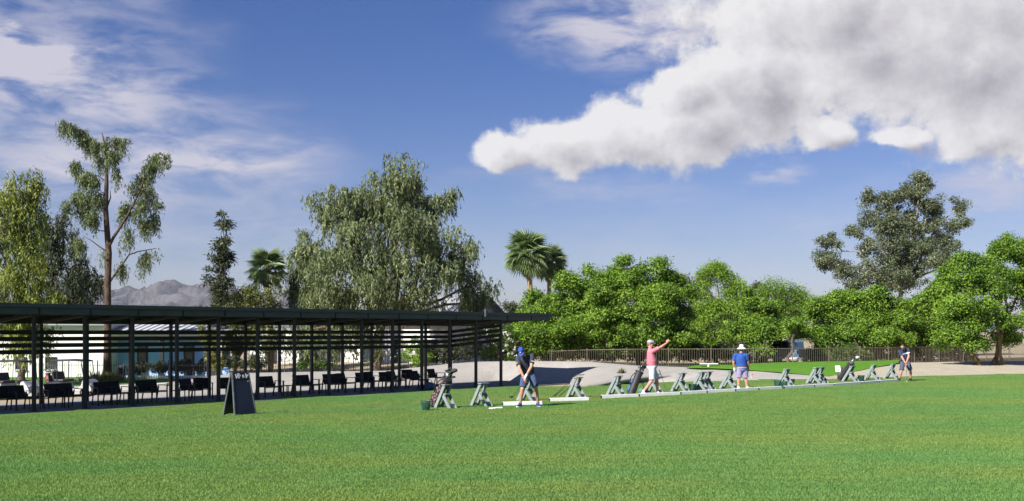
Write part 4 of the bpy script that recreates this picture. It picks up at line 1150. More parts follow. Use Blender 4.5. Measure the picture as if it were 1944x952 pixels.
def gable_house():
    a = math.atan2(-.6, .8)                                    # local x runs right along the long front
    c = Vector((-3.9, 79.5, -1.0))                             # front corner by the gable end
    t = thing('gabled_house', 'white house with grey metal gable roof and triangular window behind the big tree', 'building', c, a)
    L, Wd, he, hr = 15.0, 5.4, 4.0, 5.75
    b = MB(); b.box((-L / 2, Wd / 2, he / 2 - .2), (L, Wd, he + .4)); b.build('wall', M_wall, t)
    b = MB(); b.add([(-.004, 0, he), (-.004, Wd, he), (-.004, Wd / 2, hr - .05), (-.25, 0, he), (-.25, Wd, he), (-.25, Wd / 2, hr - .05)], [(0, 1, 2), (5, 4, 3), (0, 3, 4, 1), (1, 4, 5, 2), (2, 5, 3, 0)]); b.build('gable_wall', M_wall, t)
    for s in (0, 1):
        y0 = -.5 if s == 0 else Wd + .5
        ze = he - .33
        b = MB(); n = .10
        b.add([(-L - .4, y0, ze), (.6, y0, ze), (.6, Wd / 2, hr), (-L - .4, Wd / 2, hr), (-L - .4, y0, ze + n), (.6, y0, ze + n), (.6, Wd / 2, hr + n), (-L - .4, Wd / 2, hr + n)],
              [(0, 3, 2, 1), (4, 5, 6, 7), (0, 1, 5, 4), (1, 2, 6, 5), (2, 3, 7, 6), (3, 0, 4, 7)])
        rf = b.build('roof', M_metalroof, t)
        if s == 0:
            for k in range(26):
                x = -L - .2 + k * .6
                b = MB(); b.bar((x, y0 + .02, ze + n + .02), (x, Wd / 2 - .02, hr + n + .02), .05, .05); b.build('seam', M_metalroof, rf)
        b = MB(); b.bar((.615, y0, ze + .02), (.615, Wd / 2, hr + .02), .04, .26); b.build('barge_board', M_trim, rf)
    # triangular gable glazing
    f = MB()
    for q0, q1 in (((.0, 1.25, he + .05), (0, Wd - 1.25, he + .05)), ((0, 1.25, he + .05), (0, Wd / 2, hr - .55)), ((0, Wd - 1.25, he + .05), (0, Wd / 2, hr - .55)), ((0, Wd / 2, he + .05), (0, Wd / 2, hr - .55))):
        f.bar(Vector(q0) + Vector((.03, 0, 0)), Vector(q1) + Vector((.03, 0, 0)), .06, .07, (1, 0, 0))
    w = f.build('window', M_white, t)
    for s in (-1, 1):
        b = MB(); b.add([(.012, Wd / 2 + s * .03, he + .08), (.012, Wd / 2 + s * 1.35, he + .08), (.012, Wd / 2 + s * .03, hr - .6)], [(0, 1, 2)]); b.build('pane', pm('green_glass', (.06, .10, .06), (.02, .04, .03), 2, rough=.08), w)
    for x, wd in ((-3.0, 1.5), (-6.6, 1.0), (-9.6, 1.3), (-12.6, 1.3)):
        b = MB(); b.box((x, -.03, 1.25), (wd, .06, 2.5)); d = b.build('door', M_trim, t)
        for s in (-1, 1):
            b = MB(); b.box((x + s * wd * .24, -.065, 1.3), (wd * .4, .012, 2.1)); b.build('pane', M_glass, d)
    window(t, -1.2, 0, 1.9, .9, 1.2)
    # low wing to the left
    c2 = Vector((-21.2, 86.5, -1.0))
    t2 = thing('low_white_annex', 'low flat roofed white annex behind the trees left of the gabled house', 'building', c2, 0)
    b = MB(); b.box((4.0, 2.5, 1.5), (8.6, 5, 3.4)); b.build('wall', M_wall, t2)
    b = MB(); b.box((4.0, 2.5, 3.28), (9.0, 5.4, .18)); b.build('roof', M_metalroof, t2)
    for x in (1.4, 4.2, 6.6):
        b = MB(); b.box((x, -.03, 1.2), (.95, .06, 2.3)); d = b.build('door', M_trim, t2)
        b = MB(); b.box((x, -.066, 1.3), (.6, .012, 1.7)); b.build('pane', M_glass, d)
gable_house()

# ------------------------------------------------------------------ fences
M_tanmetal = pm('tan_painted_steel', (.15, .125, .09), (.11, .092, .066), 3, rough=.55)
M_iron = pm('wrought_iron', (.10, .10, .10), (.06, .06, .06), 5, rough=.6)
def polyline(pts, step):
    pts = [Vector(p) for p in pts]; tot = sum((b - a).length for a, b in zip(pts, pts[1:]))
    return resample(pts, int(tot / step) + 1)
def tan_fence():
    ctrl = [((px - CX) / F * d, d, 0) for px, d in ((985, 70), (1085, 67.5), (1200, 66), (1330, 65), (1450, 65), (1560, 66), (1680, 68.5), (1800, 72), (1930, 76), (2060, 81))]
    ctrl = [Vector((x, y, 0)) for x, y, _ in ctrl]
    pts = polyline(ctrl, .145)
    for p in pts: p.z = H(p.x, p.y) - .02
    t = thing('steel_picket_fence', 'long tan steel picket fence below the bright green trees', 'fence', pts[0])
    o0 = pts[0]; hgt = 1.24
    b = MB(); b.box((0, 0, hgt / 2), (.018, .018, hgt)); pk = b.mesh('picket')
    b = MB(); b.box((0, 0, (hgt + .1) / 2), (.055, .055, hgt + .06)); b.box((0, 0, hgt + .07), (.07, .07, .02)); po = b.mesh('post')
    n = len(pts)
    every = 18
    for i, p in enumerate(pts):
        if i % every == 0: o = link('post', po, M_tanmetal, t)
        else: o = link('picket', pk, M_tanmetal, t)
        o.location = p - o0
    for i in range(0, n - 1, every):
        j = min(n - 1, i + every)
        for z in (.16, hgt - .03):
            b = MB(); b.bar(pts[i] - o0 + Vector((0, .0, z)), pts[j] - o0 + Vector((0, .0, z)), .034, .036); b.build('rail', M_tanmetal, t)
tan_fence()
def iron_fence(lab, a, c, hgt=1.15):
    pts = polyline([a, c], .16)
    for p in pts: p.z = H(p.x, p.y) - .02
    t = thing('iron_fence', lab, 'fence', pts[0]); o0 = pts[0]
    b = MB()
    for i, p in enumerate(pts):
        q = p - o0
        b.box(q + Vector((0, 0, (hgt if i % 4 else hgt + .12) / 2)), (.02, .02, hgt if i % 4 else hgt + .12))
    o = b.build('pickets', M_iron, t); o['kind'] = 'stuff'
    for z in (.12, hgt - .2):
        b = MB(); b.bar(pts[0] - o0 + Vector((0, 0, z)), pts[-1] - o0 + Vector((0, 0, z)), .03, .03); b.build('rail', M_iron, t)
    for i in range(0, len(pts), 15):
        b = MB(); b.box(pts[i] - o0 + Vector((0, .04, .65)), (.06, .06, 1.3)); b.build('post', M_iron, t)
iron_fence('thin iron fence in front of the white building wall', (-37.0, 70.3, 0), (-20.0, 69.0, 0))
iron_fence('thin iron fence in front of the house behind the big tree', (-18.5, 74.5, 0), (-7.0, 74.5, 0))

# ------------------------------------------------------------------ pickup truck beyond the fence
def truck():
    p = ray(1498, 690, 73.5); p.z = H(p.x, p.y) - .05
    t = thing('pickup_truck', 'pale blue and white pickup truck parked behind the tan fence', 'truck', p, R(128))
    Mb = pm('pale_blue_paint', (.11, .20, .33), (.09, .17, .29), 1, rough=.25, coat=.5)
    Ms = pm('silver_paint', (.52, .54, .57), (.47, .49, .52), 1, rough=.3, coat=.4)
    b = MB(); b.prism([(-2.65, .52), (-2.65, 1.08), (-.75, 1.10), (-.70, 1.06), (1.15, 1.08), (2.45, 1.0), (2.62, .82), (2.62, .48), (-2.5, .46)], -.92, .92); body = b.build('body', Mb, t, bevel=.04)
    b = MB(); b.loft([((.15, 0, 1.07), (1.12, 0, 0), (0, .88, 0)), ((.10, 0, 1.45), (.92, 0, 0), (0, .80, 0)), ((.05, 0, 1.66), (.72, 0, 0), (0, .70, 0)), ((.05, 0, 1.71), (.55, 0, 0), (0, .55, 0))], 4)
    b = MB(); b.prism([(-.72, 1.08), (-.62, 1.62), (-.45, 1.74), (.45, 1.74), (.62, 1.68), (1.22, 1.08)], -.80, .80); cab = b.build('cab', Mb, t, bevel=.05)
    for s in (-1, 1):
        for x0, x1, x2, x3 in ((-.56, -.02, -.02, -.50), (.05, .98, .52, .05)):
            b = MB(); b.add([(x0, s * .812, 1.14), (x1, s * .812, 1.14), (x2, s * .806, 1.62), (x3, s * .806, 1.62)], [(0, 1, 2, 3)]); b.build('side_window', M_glass, cab)
        for x in (-1.65, 1.62): wheel(t, (x, s * .80, .36), .37, .26)
        b = MB(); b.box((2.60, s * .66, .84), (.06, .34, .16)); b.build('headlight', pm('lamp_lens', (.7, .7, .68), rough=.2), t)
        b = MB(); b.box((-2.655, s * .82, .86), (.04, .14, .34)); b.build('tail_light', pm('red_lens', (.4, .02, .02), rough=.3), t)
    b = MB(); b.add([(1.20, -.70, 1.13), (1.20, .70, 1.13), (.68, .66, 1.66), (.68, -.66, 1.66)], [(0, 1, 2, 3)]); b.v = [(v[0] + .035, v[1], v[2] + .02) for v in b.v]; b.build('windscreen', M_glass, cab)
    b = MB(); b.box((-1.68, 0, 1.10), (1.75, 1.55, .02)); b.build('bed_liner', M_vinyl, t)
    for x in (-2.72, 2.68):
        b = MB(); b.box((x, 0, .52), (.12, 1.8, .18)); b.build('bumper', Ms, t, bevel=.02)
    b = MB(); b.box((0, 0, .50), (4.4, 1.86, .14)); b.build('sill_panel', Ms, t)
truck()

# ------------------------------------------------------------------ small things about the range
def small_things():
    p = at(1591, 713); t = thing('small_sign', 'small blank white sign on a short post at the grass bank', 'sign', p, R(8))
    b = MB(); b.box((0, 0, .14), (.03, .03, .30)); b.build('post', M_trim, t)
    b = MB(); b.bar((0, -.02, .16), (0, .06, .44), .24, .012, (0, 1, .2)); b.build('plate', M_white, t)
    p = at(1344, 699.5); t = thing('low_bench', 'low pale board on a short post at the edge of the sand', 'bench', p, R(4))
    b = MB(); b.box((0, 0, .10), (.08, .2, .24)); b.build('post', M_wall, t)
    b = MB(); b.box((0.05, 0, .235), (.95, .22, .045)); b.build('board', M_wall, t, bevel=.006)
    p = at(1426, 719); t = thing('marker_flag', 'tiny red marker flag beside the golfer in the white hat', 'flag', p)
    b = MB(); b.tube([(0, 0, 0), (0, 0, .26)], .006, 6); b.build('stick', M_white, t)
    b = MB(); b.prism([(0, .12), (0, .26), (.10, .19)], -.004, .004); b.build('pennant', pm('red_cloth', (.6, .06, .03), rough=.8), t)
    for i in range(1):
        p = Vector((-26.0, 70.2, H(-26, 70.2))); t = thing('yard_lamp', 'dark rounded garden lamp post beside the tall tree trunk', 'lamp', p)
        b = MB(); b.box((0, 0, .3), (.5, .35, .6)); b.build('base', M_trim, t, bevel=.05)
        b = MB(); b.ball((0, 0, .7), (.32, .25, .32), 14, 10); b.build('dome', M_trim, t, True)
small_things()
# ------------------------------------------------------------------ trees and plants
def leaf_object(name, P, A, N, Lg, Wd, tint, mat, parent):
    """one diamond-shaped face per leaf: P base, A axis, N the way the blade faces, Lg length, Wd width"""
    n = len(P)
    B = np.cross(N, A); B /= np.linalg.norm(B, axis=1, keepdims=True) + 1e-9
    Lg = Lg[:, None]; Wd = Wd[:, None]
    V = np.empty((n, 4, 3), dtype=np.float32)
    V[:, 0] = P; V[:, 1] = P + A * Lg * .45 + B * Wd * .5; V[:, 2] = P + A * Lg; V[:, 3] = P + A * Lg * .45 - B * Wd * .5
    me = bpy.data.meshes.new(name)
    me.vertices.add(n * 4); me.vertices.foreach_set('co', V.reshape(-1))
    me.loops.add(n * 4); me.loops.foreach_set('vertex_index', np.arange(n * 4, dtype=np.int32))
    me.polygons.add(n); me.polygons.foreach_set('loop_start', np.arange(0, n * 4, 4, dtype=np.int32)); me.polygons.foreach_set('loop_total', np.full(n, 4, dtype=np.int32))
    at_ = me.attributes.new('tint', 'FLOAT', 'POINT'); at_.data.foreach_set('value', np.repeat(tint.astype(np.float32), 4))
    me.update(calc_edges=True)
    return link(name, me, mat, parent)

def unit(v): return v / (np.linalg.norm(v, axis=1, keepdims=True) + 1e-9)
def leaf_cloud(rng, blobs, nclump, nleaf, style, rc, leaf, droop=1.2, shell=.45):
    """blobs: (centre, radii) > clumps > leaves; leaves sit on the outside of their clump and face outwards"""
    w = np.array([b[1][0] * b[1][2] for b in blobs]) ** .9; w /= w.sum()
    idx = rng.choice(len(blobs), nclump, p=w)
    C = np.array([list(b[0]) for b in blobs])[idx]; Rr = np.array([list(b[1]) for b in blobs])[idx]
    d = unit(rng.normal(size=(nclump, 3)))
    rad = (shell + (1 - shell) * rng.random(nclump)) ** .8
    rcl = rc * rng.uniform(.6, 1.45, nclump)
    cc = C + d * np.maximum(Rr - rcl[:, None] * .5, .05) * rad[:, None]
    cnt = np.maximum(4, (nleaf * (rcl / rc) ** 2 * .82)).astype(int)
    ci = np.repeat(np.arange(nclump), cnt); n = len(ci)
    ctint = rng.normal(0, .22, nclump)[ci]
    dl = rng.normal(size=(n, 3)); dl[:, 2] += .25; dl = unit(dl)
    rr = (rng.random(n) ** .45)[:, None] * rcl[ci][:, None]
    # ragged clumps: a few long shoots stick out of each
    shoot = 1 + .7 * (rng.random(n) < .14)[:, None] * rng.random(n)[:, None]
    if style == 'weep':
        ns = np.maximum(3, cnt // 8); start = np.concatenate([[0], np.cumsum(ns)[:-1]]); tot = ns.sum()
        st = start[ci] + (rng.random(n) * ns[ci]).astype(int)
        sd = rng.normal(size=(tot, 3)); sd[:, 2] += .5; sd = unit(sd)
        sci = np.repeat(np.arange(nclump), ns)
        so = sd * rcl[sci][:, None] * (rng.random(tot) ** .4)[:, None] * np.array([1, 1, .65])
        sl = rng.uniform(.25, 1.0, tot) ** 1.3 * droop
        sw = rng.normal(size=(tot, 3)) * .10
        tt = rng.random(n) ** .85
        P = cc[ci] + so[st] + sw[st] * tt[:, None]; P[:, 2] -= tt * sl[st]
        P += rng.normal(size=(n, 3)) * .035
        A = rng.normal(size=(n, 3)) * .42 + np.array([0, 0, -1.0])
        N = sd[st] + np.array([0, 0, .15]) + rng.normal(size=(n, 3)) * .45
    else:
        P = cc[ci] + dl * rr * shoot * np.array([1, 1, .72])
        N = dl * .9 + np.array([0, 0, .35]) + rng.normal(size=(n, 3)) * .5
        A = rng.normal(size=(n, 3)) + (dl * 1.2 if style == 'spray' else dl * .4) + np.array([0, 0, -.15])
    A = unit(A); N = unit(N)
    if style != 'spray': A = unit(A - N * (A * N).sum(1, keepdims=True) * (.8 if style != 'weep' else 0))
    Lg = leaf[0] * rng.uniform(.5, 1.65, n); Wd = leaf[1] * rng.uniform(.7, 1.3, n)
    tint = np.clip(.48 + ctint + rng.normal(0, .24, n), 0, 1)
    return cc, idx, P, A, N, Lg, Wd, tint

def bark(name, c, c2): return pm(name, c, c2, 3, rough=.95, bump=.9, bscale=16, stretch=(3, 3, .6))
M_bark = bark('grey_brown_bark', (.13, .095, .065), (.065, .05, .038))
M_bark_red = bark('red_brown_bark', (.115, .072, .045), (.04, .027, .02))
M_bark_gold = bark('golden_twisted_bark', (.30, .20, .085), (.09, .065, .045))

def curve_pts(p, q, bend, k=6, rng=None):
    p, q = Vector(p), Vector(q); out = []
    for i in range(k + 1):
        t = i / k; m = p.lerp(q, t) + Vector(bend) * math.sin(math.pi * t)
        if rng is not None and 0 < i < k: m += Vector(rng.normal(0, (q - p).length * .025, 3))
        out.append(m)
    return out

def tree(name, label, base_px, d, blobs, trunk_r, mat, nclump, nleaf, style='std', rc=.45, leaf=(.16, .07), droop=1.2, group=None, seed=1, cat='tree', bark_m=None,
         fork=.35, lean=(0, 0), twigs=.12, shell=.45, zr=None, trunk=True, limbs=True, tw_r=.012, lobes=2):
    """blobs in photo pixels (x, y, rx, ry, depth offset in m); the tree stands at depth d"""
    rng = np.random.default_rng(seed)
    bx = (base_px - CX) / F * d
    base = Vector((bx, d, drop(bx, d).z - .05 if d < 64 else H(bx, d) - .06))
    t = thing(name, label, cat, base, 0, group)
    bl = []
    for q in blobs:
        dy = q[4] if len(q) > 4 else rng.uniform(-.5, .5)
        c = ray(q[0], q[1], d + dy) - base; s = d / F
        bl.append((c, (q[2] * s, max(q[2], q[3]) * s * .85, q[3] * s)))
    lob = []
    for c, rr in bl:
        for k in range(lobes):
            dv = Vector(rng.normal(size=3)); dv.z = abs(dv.z) * .9 + .1; dv.normalize()
            f = rng.uniform(.26, .46)
            lob.append((c + Vector((dv.x * rr[0], dv.y * rr[1], dv.z * rr[2])) * rng.uniform(.88, 1.1), (rr[0] * f, rr[1] * f, rr[2] * f * 1.1)))
    cc, idx, P, A, N, Lg, Wd, tint = leaf_cloud(rng, bl + lob, nclump, nleaf, style, rc, leaf, droop, shell)
    ok = P[:, 2] > .12
    leaf_object('crown', P[ok], A[ok], N[ok], Lg[ok], Wd[ok], tint[ok], mat, t)
    bm_ = bark_m or M_bark
    top = max(bl, key=lambda b: b[0].z)[0]
    ctr = sum((b[0] for b in bl), Vector()) / len(bl)
    fk = Vector((ctr.x * .35 + lean[0], ctr.y * .35 + lean[1], max(.6, ctr.z * fork)))
    if trunk:
        b = MB(); pts = curve_pts((0, 0, -.1), fk, (rng.uniform(-.1, .1), 0, 0), 6, rng)
        b.tube(pts, [trunk_r * (1.35 if i == 0 else 1 - .06 * i) for i in range(7)], 10); b.build('trunk', bm_, t, True)
    if limbs:
        b = MB(); r1 = trunk_r * .62
        for c, rr in bl:
            pts = curve_pts(fk if trunk else Vector((0, 0, .05)), c + Vector((0, 0, rr[2] * .1)), (rng.normal(0, .25), rng.normal(0, .25), .25), 6, rng)
            b.tube(pts, [r1 * (1 - .13 * i) for i in range(7)], 6, False)
        nt = int(len(cc) * twigs)
        for k in rng.choice(len(cc), nt, replace=False):
            c = (bl[idx[k]] if idx[k] < len(bl) else bl[(idx[k] - len(bl)) // lobes])[0] + Vector((0, 0, .05))
            b.tube(curve_pts(c, Vector(cc[k]), (0, 0, .12), 3, rng), [tw_r * 2.2, tw_r * 1.6, tw_r * 1.1, tw_r * .6], 4, False)
        b.build('branches', bm_, t, True)
    return t

L_pepper = leafmat('pepper_leaf', (.048, .072, .024), (.235, .275, .125), .22)
L_pepper2 = leafmat('pepper_leaf_yellow', (.060, .095, .014), (.30, .34, .065), .26)
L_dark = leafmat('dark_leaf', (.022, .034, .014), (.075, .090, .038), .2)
L_euc = leafmat('gum_leaf', (.046, .068, .024), (.175, .215, .085), .25)
L_grey = leafmat('grey_green_leaf', (.050, .070, .034), (.195, .225, .125), .22, .45)
L_green = leafmat('bright_leaf', (.032, .085, .006), (.220, .36, .032), .24)
L_green2 = leafmat('lime_leaf', (.07, .150, .012), (.27, .41, .045), .28)
L_hedge = leafmat('hedge_leaf', (.030, .07, .010), (.10, .18, .03), .3)

# big weeping pepper tree in the middle, and the smaller one beside it
tree('weeping_tree', 'largest tree, a broad weeping pepper tree rising behind the canopy', 716, 73, [(768, 318, 38, 34, 0), (725, 360, 66, 46, 0), (690, 385, 80, 50, .5), (632, 392, 48, 34, 0), (790, 400, 62, 62, .5), (838, 385, 30, 28, 0),
      (740, 440, 120, 70, -1), (650, 450, 66, 60, 0), (830, 455, 72, 55, 0), (880, 480, 42, 42, 0), (660, 520, 95, 70, -1), (760, 520, 110, 66, -1.5), (850, 525, 70, 48, 0), (905, 545, 40, 38, 0), (620, 635, 60, 36, 0), (690, 640, 60, 34, 0), (560, 640, 36, 30, 0), (690, 575, 110, 45, -1), (800, 570, 70, 30, 0), (900, 570, 38, 25, .5), (620, 570, 60, 45, 0)],
     .34, L_pepper, 640, 150, 'weep', .68, (.25, .075), 1.5, 'weeping trees behind the canopy', 7, fork=.42, twigs=.12)
tree('weeping_tree', 'pale slender weeping tree at the left of the largest tree', 601, 78, [(580, 470, 32, 42, 0), (565, 510, 26, 50, 0), (595, 520, 40, 60, 0), (575, 570, 40, 45, 0), (610, 580, 40, 40, 0), (590, 630, 50, 30, 0)],
     .2, L_pepper, 150, 110, 'weep', .55, (.24, .065), 1.5, 'weeping trees behind the canopy', 17, fork=.35)
# left group
tree('weeping_tree', 'sunlit yellow green weeping tree at the left edge of the photo', 47, 62, [(70, 350, 24, 28, 0), (45, 375, 40, 40, 0), (10, 400, 50, 45, 0), (50, 430, 42, 50, 0), (0, 470, 60, 70, 0), (45, 500, 45, 60, -1), (10, 560, 70, 60, -1), (55, 570, 45, 50, -1), (-60, 520, 60, 90, 0), (30, 630, 60, 40, -1), (70, 640, 25, 30, -1)],
     .24, L_pepper2, 340, 130, 'weep', .55, (.22, .068), 1.3, 'weeping trees behind the canopy', 27, fork=.30, twigs=.06)
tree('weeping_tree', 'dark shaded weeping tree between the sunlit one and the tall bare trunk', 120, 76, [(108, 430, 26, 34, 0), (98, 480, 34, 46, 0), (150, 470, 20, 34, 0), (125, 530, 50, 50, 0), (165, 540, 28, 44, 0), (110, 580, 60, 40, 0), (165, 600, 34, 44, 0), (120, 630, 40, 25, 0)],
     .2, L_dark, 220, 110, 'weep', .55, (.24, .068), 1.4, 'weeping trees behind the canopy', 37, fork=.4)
# tall gum with bare trunk
def tall_gum():
    d = 69.0; rng = np.random.default_rng(5)
    base = Vector(((204 - CX) / F * d, d, H((204 - CX) / F * d, d) - .05))
    t = thing('tall_gum_tree', 'very tall sparse gum tree with bare trunk at the left', 'tree', base)
    q = lambda px, py, dy=0: ray(px, py, d + dy) - base
    b = MB(); pts = [Vector((0, 0, -.1)), q(205, 660), q(204, 600), q(205, 540), q(205, 480), q(203, 430), q(202, 395), q(203, 350), q(202, 310), q(199, 275), q(194, 252)]
    pts = [p + Vector(rng.normal(0, .03, 3)) if 0 < i else p for i, p in enumerate(pts)]
    b.tube(pts, [.30, .235, .225, .215, .20, .18, .165, .13, .105, .08, .03], 12); b.build('trunk', M_bark_red, t, True)
    limbs = [([(205, 472), (215, 452), (228, 432), (243, 408), (252, 392), (262, 370), (272, 345), (288, 318)], .11, -.3), ([(243, 408), (262, 400), (285, 398), (300, 402)], .05, -.5), ([(262, 370), (250, 350)], .035, 0),
             ([(209, 535), (222, 515), (236, 497), (245, 484), (262, 478), (285, 474), (297, 472)], .075, .4), ([(245, 484), (250, 462), (254, 440)], .04, .4), ([(203, 478), (188, 468), (172, 456), (160, 450)], .055, -.2), ([(202, 440), (190, 438), (178, 430)], .045, .3),
             ([(203, 408), (194, 395), (180, 390), (163, 388)], .045, -.3), ([(199, 275), (180, 270), (165, 258), (150, 246), (132, 240), (118, 230)], .055, 0), ([(199, 280), (212, 268), (228, 262), (240, 268)], .035, .2), ([(203, 395), (210, 375), (209, 362)], .06, .2), ([(202, 345), (188, 335), (170, 330), (150, 325)], .04, -.2)]
    b = MB()
    for ps, r, dy in limbs:
        n = len(ps); pp = [q(x, y, dy * i / max(1, n - 1)) for i, (x, y) in enumerate(ps)]
        b.tube(pp, [r * (1 - .75 * i / (n - 1)) for i in range(n)], 7, False)
    b.build('branches', M_bark_red, t, True)
    bl = [(122, 232, 9, 8), (138, 238, 12, 10), (152, 247, 12, 12), (166, 262, 14, 11), (182, 272, 14, 12), (205, 266, 15, 12), (222, 264, 14, 10), (237, 268, 9, 10), (213, 292, 12, 16), (190, 300, 8, 14), (222, 325, 7, 10),
          (145, 312, 8, 14), (160, 330, 14, 16), (176, 340, 15, 22), (150, 372, 14, 18), (168, 376, 16, 18), (186, 372, 11, 20), (128, 384, 8, 8), (176, 410, 9, 18), (160, 400, 9, 10),
          (312, 296, 10, 8), (296, 300, 14, 14), (284, 318, 14, 16), (270, 338, 18, 16), (252, 350, 12, 18), (282, 362, 20, 14), (300, 386, 12, 10), (270, 385, 14, 16), (240, 392, 13, 16), (292, 412, 14, 13), (274, 424, 16, 12), (262, 404, 10, 10), (243, 440, 9, 20), (232, 400, 8, 12),
          (293, 474, 8, 6), (276, 486, 9, 10), (270, 498, 5, 8), (265, 522, 2, 3), (232, 505, 6, 16), (225, 470, 5, 14), (196, 480, 5, 10), (150, 460, 8, 14)]
    blobs = []
    for x, y, rx, ry in bl:
        s = d / F; blobs.append((q(x, y, rng.uniform(-.7, .7)), (rx * s, max(rx, ry) * s, ry * s)))
    cc, idx, P, A, N, Lg, Wd, tint = leaf_cloud(rng, blobs, 520, 58, 'weep', .40, (.19, .055), 1.25, .2)
    leaf_object('crown', P, A, N, Lg, Wd, tint, L_euc, t)
tall_gum()
# slim spire and shrubs behind the canopy
tree('spire_tree', 'slim dark pointed tree behind the canopy, left of the short palm', 420, 80, [(423, 408, 6, 12, 0), (422, 432, 14, 18, 0), (420, 465, 20, 24, 0), (419, 500, 26, 26, 0), (421, 535, 30, 28, 0), (424, 565, 32, 24, 0)],
     .14, L_dark, 190, 26, 'std', .30, (.26, .10), seed=41, fork=.75, twigs=.5, shell=.1)
tree('leafy_tree', 'olive green bushy tree below the slim pointed tree', 445, 74, [(440, 580, 45, 30, 0), (480, 575, 36, 34, 0), (400, 595, 36, 18, 0), (520, 570, 28, 44, 0), (450, 640, 50, 40, 0), (500, 640, 46, 40, 0), (420, 660, 22, 40, -1)],
     .16, leafmat('olive_leaf', (.05, .065, .016), (.17, .19, .055), .3), 210, 100, 'std', .52, (.17, .08), seed=43, fork=.3)
tree('shrub', 'bright green round shrub behind the right end of the canopy', 778, 66, [(778, 670, 24, 26, 0), (790, 690, 26, 20, 0)], .05, L_green2, 70, 50, 'std', .22, (.12, .06), seed=44, cat='shrub', fork=.3)
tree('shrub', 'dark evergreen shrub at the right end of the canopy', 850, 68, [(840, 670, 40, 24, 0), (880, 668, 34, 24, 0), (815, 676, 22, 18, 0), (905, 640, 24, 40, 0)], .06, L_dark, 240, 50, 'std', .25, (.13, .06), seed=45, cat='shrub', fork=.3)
t = tree('flowering_shrub', 'white flowered oleander shrub between the canopy end and the bright trees', 940, 69, [(940, 640, 26, 34, 0), (965, 650, 22, 36, 0), (925, 670, 26, 20, 0), (975, 680, 20, 14, 0)], .05, L_hedge, 230, 44, 'std', .25, (.15, .05), seed=46, cat='shrub', fork=.3)
def flowers(t):
    rng = np.random.default_rng(9); base = t.location
    bl = [(ray(x, y, 68.7) - base, (rx * .035, .9, ry * .035)) for x, y, rx, ry in ((938, 640, 24, 32), (962, 655, 22, 36), (972, 675, 16, 16))]
    cc, idx, P, A, N, Lg, Wd, tint = leaf_cloud(rng, bl, 90, 9, 'std', .09, (.10, .09), shell=.8)
    leaf_object('blossoms', P, A, N, Lg, Wd, tint, leafmat('white_petal', (.55, .54, .52), (.78, .77, .75), .2), t)
flowers(t)
tree('clipped_hedge', 'clipped green hedge in front of the annex behind the canopy', 600, 72, [(575, 694, 12, 9, 0), (597, 693, 14, 9, 0), (620, 693, 14, 9, 0)], .03, L_hedge, 150, 44, 'std', .14, (.10, .06), seed=48, cat='hedge', fork=.2, shell=.3)
for k, (x, lab) in enumerate(((262, 'dark shrub at the left of the shaded porch'), (300, 'dark shrub in front of the shaded porch wall'), (338, 'dark shrub under the middle of the shaded porch'), (378, 'dark shrub at the right of the shaded porch'))):
    tree('shrub', lab, x, 70.8, [(x, 701, 22, 9, 0), (x + 8, 694, 14, 8, 0)], .03, L_dark, 60, 44, 'std', .20, (.13, .06), seed=50 + k, cat='shrub', fork=.3, group='dark shrubs along the porch')
tree('shrub', 'tall yellow green shrub by the right end of the porch', 408, 68, [(406, 665, 16, 24, 0), (412, 690, 18, 18, 0), (392, 640, 18, 22, 0)], .04, leafmat('yellow_leaf', (.08, .10, .015), (.27, .27, .06), .3), 90, 44, 'std', .2, (.14, .06), seed=57, cat='shrub', fork=.3)
tree('shrub', 'dark shrub left of the short palm trunk', 470, 68.5, [(450, 692, 24, 13, 0), (488, 690, 22, 16, 0)], .04, L_dark, 110, 44, 'std', .2, (.13, .06), seed=58, cat='shrub', fork=.3)
# spiky yellow green plants at the foot of the tall gum
def spiky():
    rng = np.random.default_rng(3)
    for k, (x, lab) in enumerate(((188, 'left one of two spiky strap leaved plants at the foot of the tall gum'), (212, 'right one of two spiky strap leaved plants at the foot of the tall gum'))):
        p = Vector(((x - CX) / F * 66, 66, H((x - CX) / F * 66, 66)))
        t = thing('strap_leaf_plant', lab, 'plant', p, 0, 'strap leaved plants at the tall gum')
        n = 520
        P = rng.normal(size=(n, 3)) * np.array([.36, .3, .05]); P[:, 2] = np.abs(P[:, 2])
        A = rng.normal(size=(n, 3)) * .75 + np.array([0, 0, .8]); A /= np.linalg.norm(A, axis=1, keepdims=True); A[:, 2] = np.abs(A[:, 2])
        leaf_object('leaves', P, A, unit(rng.normal(size=(n, 3)) + np.array([0, -.6, .2])), rng.uniform(.35, .8, n), rng.uniform(.04, .08, n), np.clip(rng.normal(.5, .25, n), 0, 1), leafmat('strap_leaf', (.07, .085, .02), (.30, .30, .10), .2), t)
    for k, (px, py, s, lab) in enumerate(((1180, 709, .32, 'small dry tuft on a bump in the sand mound'), (70, 742, .22, 'tiny dry weed on the path behind the canopy at left'), (321, 733, .2, 'tiny dry weed on the path behind the canopy right of the verge'), (980 + 85, 681, .35, 'yellowish grass tuft below the bright trees at the fence'))):
        p = at(px, py) if k < 3 else Vector(((1065 - CX) / F * 66, 66, .2))
        t = thing('weed_tuft', lab, 'plant', p)
        n = 160
        P = rng.normal(size=(n, 3)) * np.array([.3, .3, 0]) * s * .5
        A = rng.normal(size=(n, 3)) * .7 + np.array([0, 0, .9]); A /= np.linalg.norm(A, axis=1, keepdims=True); A[:, 2] = np.abs(A[:, 2])
        leaf_object('blades', P, A, unit(rng.normal(size=(n, 3)) + np.array([0, -.6, .2])), rng.uniform(.4, 1.0, n) * s, rng.uniform(.02, .05, n), np.clip(rng.normal(.4, .25, n), 0, 1), leafmat('dry_weed', (.07, .075, .03), (.24, .22, .10), .2), t)
spiky()

